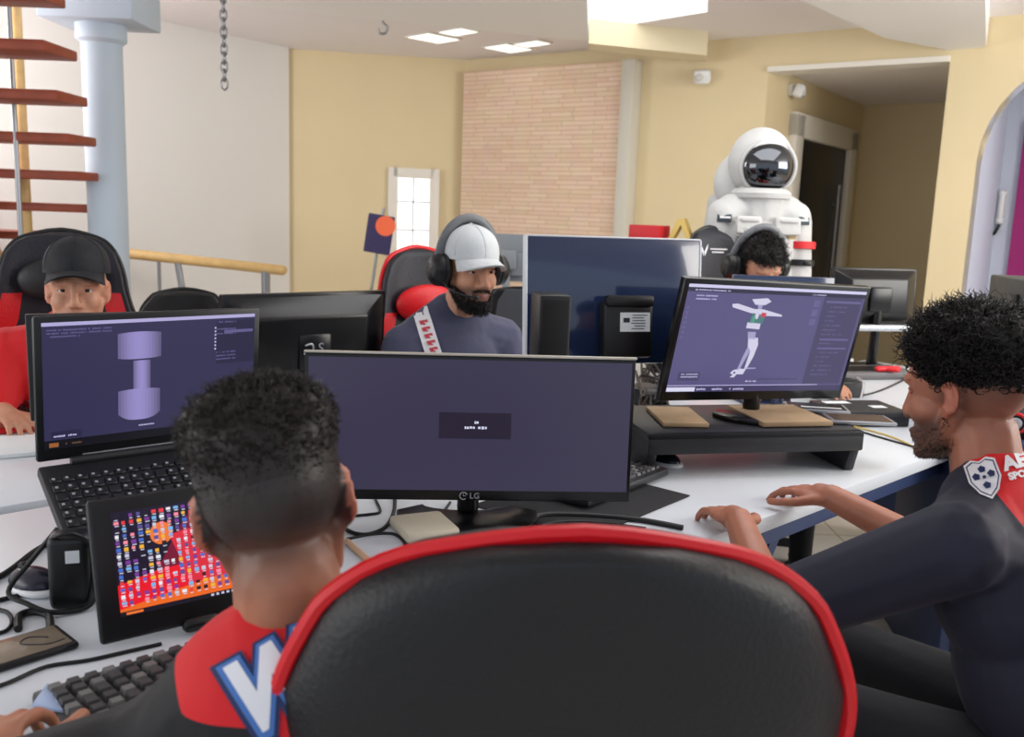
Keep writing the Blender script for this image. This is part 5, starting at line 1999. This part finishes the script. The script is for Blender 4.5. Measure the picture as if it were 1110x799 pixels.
# ===== red-shirt man at left ================================================
hp = at_y(84, 316, 2.62)
face = V((.36, -.93, 0))
H = head_frame(hp, face, pitch=R(-3), s=1.0)
nk = at_y(82, 354, 2.66)
F = Figure('person in a red jersey and dark cap looking over the laptop at left', (nk.x - .04, nk.y + .12, .56), nk, math.atan2(-face.x, face.y), H, SK_LT, lambda h: .25 * smooth01(-.05, -.07, h.z) * (h.y > .02) + .8 * smooth01(.03, .05, h.z) * (h.y < .05), voxel_size=.0045)
head_prims(F.body, H, neck_to=F.tp(0, 0, F.L * .92))
SLh, SRh = F.tp(-.185, .0, F.L * .84), F.tp(.185, .0, F.L * .84)
torso_prims(F.body, F.T, F.L, SLh, SRh)
f_ = V((face.x, face.y, 0)).normalized()
El = SLh + V((0, 0, -.22)) + f_ * .12; Er = SRh + V((0, 0, -.22)) + f_ * .12 + (SRh - nk).normalized() * .05
Wl = El + f_ * .22; Wl.z = .80
Wr = at_z(4, 447, .80)
arm_prims(F.body, SLh, El, Wl); arm_prims(F.body, SRh, Er, Wr)
hand_prims(F.body, Wl, f_ + V((0, 0, -.1)), V((0, 0, 1)), thumb_side=1, curl=.35)
hand_prims(F.body, Wr, V((.75, -.6, -.1)), V((0, 0, 1)), thumb_side=-1, curl=.45)
F.finish_body()
m = MB(); torso_prims(m, F.T, F.L, SLh, SRh, g=.014)
arm_prims(m, SLh, El, Wl, g=.022, only_upper=True); arm_prims(m, SRh, Er, Wr, g=.022, only_upper=True)
sh = F.add('jersey', m, RED_T, vox=.007); shb = F.last_bvh
m = MB(); m.tube([F.T @ V((.066 * math.cos(a), .0 + .064 * math.sin(a), F.L * .975 - .014 * math.sin(a))) for a in [2 * PI * k / 16 for k in range(16)]], .009, n=8, closed=True, sub=2)
F.add('collar', m, RED_T, parent=sh)
PM = F.T @ Matrix.Translation((.085, .25, F.L * .58)) @ Matrix.Rotation(R(-90), 4, 'X') @ Matrix.Rotation(PI, 4, 'Z') @ Matrix.Scale(1.15, 4)
F.print_on('chest_emblem', [(polygon_mesh([(-.045, .004), (-.02, .022), (.02, .022), (.045, .004), (.02, .0), (.012, -.022), (-.012, -.022), (-.02, .0)]), PRINTB),
                            (polygon_mesh([(-.04, .008), (-.018, .020), (.018, .020), (.04, .008), (.016, .006), (.008, -.018), (-.008, -.018), (-.016, .006)]), PRINTW)], PM, F.T.to_3x3() @ V((0, -1, 0)), shb, sh)
F.legs(); F.eyes(); F.brows()
F.hair(500, lambda h: 1.0 if (abs(h.x) < .026 and h.y > .06 and -.060 < h.z < -.048) else 0, lambda h: .006, HAIR, name='moustache', radius=.0007, messy=.3, segs=2, seed=3, lift=.4, flow=(0, .1, -.6))
CAPB = mat('cap_black', (24, 26, 32), rough=.75, bump=.1, bscale=60)
make_cap(F, CAPB, CAPB, lift=.013)
gaming_chair(Matrix.Translation((F.hip.x, F.hip.y, 0)) @ Matrix.Rotation(F.yaw + R(2), 4, 'Z') @ Matrix.Translation((.06, -.02, 0)), 'black and red chair with a big headrest behind the red-shirt man', main=LEATHN, lean=.10, piping=BLK2, pillow_mat=LEATH,
             prof=[(.44, .19), (.55, .225), (.7, .25), (.85, .262), (.92, .25), (1.0, .21), (1.08, .19), (1.15, .18), (1.21, .16), (1.25, .12), (1.27, .03)])
# open wooden pen of the hand: a dark controller in front of him
pp = at_z(14, 455, .75)
gp = thing('game_controller', 'dark game controller in the red-shirt man\'s hands', 'controller', frame((pp.x - .03, pp.y - .02, .7505), R(20)))
m = MB(); m.box((0, 0, .03), (.14, .08, .04), .018, seg=3); m.cap((-.06, -.02, .03), (-.075, -.06, .02), .022); m.cap((.06, -.02, .03), (.075, -.06, .02), .022); m.build('shell', BLK2, gp)
for x in (-.03, .03):
    m = MB(); m.cyl((x, -.012, .045), (x, -.012, .062), .009); m.build('stick', DPL, gp)

# ===== far man behind the figure monitor ====================================
hp = at_y(822, 293, 3.62)
face = V((.25, -.97, 0)).normalized()
H = head_frame(hp, face, pitch=R(20), s=1.02)
nk = hp + V((-.02, .06, -.17))
F = Figure('person with dark tousled hair mostly hidden behind the far monitors', (nk.x - .03, nk.y + .12, .56), nk, math.atan2(-face.x, face.y), H, SK_LT, lambda h: .6 * smooth01(.05, .07, h.z), voxel_size=.0055)
head_prims(F.body, H, neck_to=F.tp(0, 0, F.L * .92))
SLh, SRh = F.tp(-.185, .0, F.L * .84), F.tp(.185, .0, F.L * .84)
torso_prims(F.body, F.T, F.L, SLh, SRh)
f_ = face
El = SLh + V((0, 0, -.22)) + f_ * .10; Er = SRh + V((0, 0, -.22)) + f_ * .10
Wl, Wr = El + f_ * .22, Er + f_ * .22
Wl.z = Wr.z = .80
arm_prims(F.body, SLh, El, Wl); arm_prims(F.body, SRh, Er, Wr)
hand_prims(F.body, Wl, f_ + V((0, 0, -.1)), V((0, 0, 1)), thumb_side=1)
hand_prims(F.body, Wr, f_ + V((0, 0, -.1)), V((0, 0, 1)), thumb_side=-1)
F.finish_body()
m = MB(); torso_prims(m, F.T, F.L, SLh, SRh, g=.014)
arm_prims(m, SLh, El, Wl, g=.02, only_upper=True); arm_prims(m, SRh, Er, Wr, g=.02, only_upper=True)
F.add('jersey', m, RED_T, vox=.008)
F.legs(); F.eyes(); F.brows()
fm = lambda h: 1.0 if (h.z > .055 or (h.y < .02 and h.z > -.02)) and abs(h.x) < .082 else 0
F.hair(2600, fm, lambda h: .02 + .02 * smooth01(.03, .09, h.z), HAIR, radius=.0016, messy=.7, curl=.005, segs=5, seed=15, lift=.6, sweep=lambda h: (0, .4, -.1 if h.y > .04 else 0),
       shell=lambda h: (.006 + .014 * smooth01(.03, .09, h.z) + .008 * lump(h, 50, 9)) if fm(h) else 0)
headset(H @ Matrix.Translation((0, -.02, .01)), 'grey headset on the tousled hair of the far man', s=1.06, mic=False, band=mat('band_grey2', (110, 112, 116), rough=.4))


def logo_mark(t, ctr):
    m = MB()
    F0 = Matrix.Translation((.0, ctr(1.26) + .052, 1.262)) @ Matrix.Scale(.8, 4) @ Matrix.Rotation(PI, 4, 'Z') @ Matrix.Rotation(R(84), 4, 'X')
    for s in (-1, 1):
        m.prism([(s * .004, -.034), (s * .018, .004), (s * .022, .03), (s * .012, .012), (s * .002, -.012)], .003, M=F0 @ Matrix.Translation((-.06, 0, 0)))
    rg = random.Random(2)
    for j, y in enumerate((.004, -.012)):
        for k in range(9 - 3 * j):
            m.box((-.02 + k * .0115 + .01 * j, y, .001), (.008, .007, .003), M=F0)
    m.build('emblem', PRINTW, t)


fc = at_y(790, 268, 3.95)
gaming_chair(Matrix.Translation((fc.x, fc.y - .30, 0)) @ Matrix.Rotation(F.yaw + R(0), 4, 'Z') @ Matrix.Translation((0, .0, 0)), 'black chair with a white emblem on its headrest before the spacesuit', main=LEATHN, pillow=False, lean=.10, mark=logo_mark, seat_red=False, accent=LEATHN, piping=BLK2,
             prof=[(.44, .19), (.55, .225), (.7, .25), (.85, .265), (.95, .24), (1.02, .19), (1.09, .12), (1.15, .09), (1.21, .10), (1.28, .10), (1.325, .075), (1.35, .02)])

# ===== white spacesuit on display ===========================================
SUIT = mat('suit_white', (190, 190, 188), rough=.75, bump=.25, bscale=16, sheen=.1)
SUITG = mat('suit_grey', (176, 176, 174), rough=.5)
VIS = mat('visor_mirror', (88, 90, 94), rough=.06, metal=1.0)
ap = at_y(822, 240, 4.05)
AS = Matrix.Translation((ap.x, 4.05, 0)) @ Matrix.Rotation(R(180 + 6), 4, 'Z')
a_ = thing('spacesuit', 'white display spacesuit with round dark visor standing before the dark door', 'spacesuit', AS)
b = MB()
for s in (-1, 1):
    b.cap((s * .10, 0, .16), (s * .105, 0, .52), .075, .085); b.cap((s * .105, 0, .5), (s * .10, 0, .86), .09, .11)
    b.cap((s * .165, 0, 1.40), (s * .195, .01, 1.10), .070, .064); b.cap((s * .195, .01, 1.10), (s * .19, .05, .84), .064, .052)
    b.ell((s * .15, 0, 1.41), (.08, .08, .07))
b.ell((0, 0, .94), (.165, .13, .15)); b.ell((0, 0, 1.12), (.155, .125, .2)); b.ell((0, 0, 1.28), (.165, .13, .16)); b.cap((-.12, 0, 1.43), (.12, 0, 1.43), .075)
b.cap((0, 0, 1.40), (0, .0, 1.48), .105, .11)
for z in (.34, .62):
    for s in (-1, 1):
        b.lathe([(.09, -.02), (.098, 0), (.09, .02)], 20, M=Matrix.Translation((s * .103, 0, z)))
me = voxel(b, .011, smooth=2)
link_mesh('suit', me, SUIT, a_)
m = MB(); m.ell((0, -.03, 1.635), (.136, .145, .150), n=36); m.ell((0.02, -.11, 1.55), (.155, .08, .15), n=28); m.lathe([(.09, 0), (.125, .01), (.13, .03), (.11, .05)], 32, M=Matrix.Translation((0, .0, 1.475))); he = m.build('helmet', SUIT, a_)
VM = Matrix.Translation((-.0, .045, 1.615)) @ Matrix.Rotation(R(-4), 4, 'X')
m = MB(); m.ell((0, .0, 0), (.116, .098, .108), n=40, M=VM); m.build('visor', VIS, he)
m = MB(); m.tube([(.118 * math.cos(a), .018, .110 * math.sin(a)) for a in [2 * PI * k / 24 for k in range(24)]], .011, n=10, closed=True, sub=2, M=VM); m.build('visor_rim', SUITG, he)
m = MB(); m.box((0, -.17, 1.25), (.34, .16, .52), .05, seg=3); m.build('backpack', SUIT, a_)
RA = mat('armband_red', (200, 34, 40), rough=.6)
m = MB(); m.lathe([(.068, -.016), (.076, -.014), (.076, .014), (.068, .016)], 28, M=Matrix.Translation((-.180, .008, 1.29)) @ Matrix.Rotation(R(3), 4, 'X') @ Matrix.Scale(1.02, 4)); m.build('armband', RA, a_)
m = MB(); m.lathe([(.064, -.013), (.070, -.012), (.070, .012), (.064, .013)], 28, M=Matrix.Translation((-.185, .010, 1.215)) @ Matrix.Rotation(R(3), 4, 'X') @ Matrix.Scale(1.05, 4)); m.box((-.2, .084, 1.215), (.03, .012, .02), .003); m.build('wrist_strap', BLK2, a_)
for s in (-1, 1):
    m = MB(); m.box((s * .175, .068, 1.395), (.06, .012, .034), .003, rot=(.1, 0, -s * .45)); fp = m.build('flag_patch', mat('patch_dark', (52, 66, 70), rough=.7), a_)
    m = MB(); m.box((s * .174, .076, 1.398), (.045, .006, .008), .001, rot=(.1, 0, -s * .45)); m.build('patch_stripe', PRINTW, fp)
    m = MB(); m.box((s * .085, .118, 1.37), (.11, .03, .075), .01, rot=(.12, 0, 0)); pk = m.build('chest_pocket', SUIT, a_)
    m = MB(); m.box((s * .085, .137, 1.392), (.08, .006, .012), .002, rot=(.12, 0, 0)); m.build('pocket_lettering', SUITG, pk)
    m = MB(); m.cyl((s * .065, .11, 1.30), (s * .065, .15, 1.30), .02); m.build('valve', SUITG, a_)
    m = MB(); m.tube([(s * .065, .145, 1.30), (s * .08, .165, 1.2), (s * .09, .15, 1.1), (s * .12, .10, 1.0)], .011, n=10); m.build('hose', SUITG, a_)
    m = MB(); m.cap((s * .10, -.02, .05), (s * .105, .12, .045), .06, .05); m.cap((s * .10, 0, .06), (s * .10, 0, .2), .075, .08); m.build('boot', SUITG, a_)
    gm = MB(); H_ = hand_prims(gm, AS @ V((s * .19, .05, .83)), AS.to_3x3() @ V((0, .1, -1)), AS.to_3x3() @ V((s, 0, 0)), thumb_side=s, curl=.3, s=1.25)
    me = voxel(gm, .006, smooth=2); me.transform(AS.inverted()); link_mesh('glove', me, SUIT, a_)
m = MB(); m.box((0, .120, 1.16), (.07, .03, .14), .008); m.build('zip_panel', SUITG, a_)
m = MB(); m.box((-.115, .105, 1.325), (.034, .012, .016), .002, rot=(0, 0, -.5)); m.build('badge', mat('badge_tan', (206, 180, 130), rough=.6), a_)

# ------------------------------------------- the back of the room, half hidden
oc = at_y(200, 322, 3.7)
gaming_chair(Matrix.Translation((oc.x, oc.y, 0)) @ Matrix.Rotation(R(200), 4, 'Z'), 'low black chair whose rounded top shows above the laptop screen', main=BLK2, accent=BLK2, pillow=False, lean=.1, piping=BLK2, seat_red=False,
             prof=[(.44, .16), (.6, .19), (.8, .2), (.93, .17), (.99, .12), (oc.z, .03)])
oc = at_y(556, 318, 4.6)
gaming_chair(Matrix.Translation((oc.x, oc.y, 0)) @ Matrix.Rotation(R(170), 4, 'Z'), 'dark grey chair behind the headset man beside the blue monitor edge', main=mat('chair_grey', (70, 72, 78), rough=.6), accent=BLK2, pillow=False, lean=.1, piping=BLK2, seat_red=False,
             prof=[(.44, .17), (.6, .21), (.8, .22), (.93, .19), (.99, .13), (oc.z, .03)])
st_ = at_y(548, 300, 5.4)
SMX = frame((st_.x, st_.y, 0), R(-20))
tt = thing('side_table', 'white side table far behind the headset man', 'table', SMX)
m = MB(); m.box((0, 0, .735), (.9, .5, .03), .004); m.build('tabletop', DESKW, tt)
for x in (-.4, .4):
    for y in (-.2, .2):
        m = MB(); m.box((x, y, .36), (.04, .04, .72), .004); m.build('leg', STEEL, tt)
pq = at_y(548, 275, 5.3)
make_monitor('monitor', 'pale grey tilted monitor rear right of the headset man', rear_frame((pq.x + .02, pq.y, pq.z - .02), R(-12), R(-8)), .46, .27, .75, MON, None, casing=mat('casing_grey', (140, 146, 152), rough=.4), depth=.03)
# -------------------------------------------------------------- light, camera
w = bpy.data.worlds.new('sky')
SC.world = w
w.use_nodes = True
bg = w.node_tree.nodes['Background']
bg.inputs['Color'].default_value = (.80, .88, 1.0, 1)
bg.inputs['Strength'].default_value = .9


def area(name, loc, target, sx, sy, power, col=(1, 1, 1)):
    l = bpy.data.lights.new(name, 'AREA')
    l.shape = 'RECTANGLE'; l.size = sx; l.size_y = sy; l.energy = power; l.color = col
    o = bpy.data.objects.new(name, l)
    COL.objects.link(o)
    o.location = loc
    o.rotation_euler = (V(target) - V(loc)).to_track_quat('-Z', 'Y').to_euler()
    return o


# daylight from the tall windows along the left side and the far left, and the roof light
area('window_light_left', (-4.4, .6, 1.75), (0, 1.8, 1.0), 3.4, 1.7, 62, (1, .98, .95))
area('window_light_far', (-3.6, 5.6, 2.2), (1.5, 6.2, 1.8), 2.6, 1.4, 95, (1, .99, .97))
area('fill_light_right', (4.2, 2.2, 2.1), (-2.0, 7.0, 2.0), 2.6, 1.6, 140, (1, .96, .9))  # unseen fill lamp added at right to brighten ceiling and left wall
area('roof_light', (.9, 3.0, 2.45), (.6, 3.0, 0), 1.6, 1.6, 28, (1, 1, 1))

cam = bpy.data.cameras.new('camera')
cam.sensor_width = 36
cam.lens = 36 * FPX / 1110
cam.clip_start = .02
co = bpy.data.objects.new('camera', cam)
COL.objects.link(co)
bk_ = -CAM_F
co.matrix_world = Matrix(((CAM_R.x, CAM_U.x, bk_.x, 0), (CAM_R.y, CAM_U.y, bk_.y, 0), (CAM_R.z, CAM_U.z, bk_.z, HC), (0, 0, 0, 1)))
cam.dof.use_dof = True
cam.dof.focus_distance = 1.9
cam.dof.aperture_fstop = 5.6
SC.camera = co
vs = SC.view_settings
vs.view_transform = 'Standard'
vs.look = 'None'
vs.exposure = 0
vs.gamma = 1
vs.use_curve_mapping = False
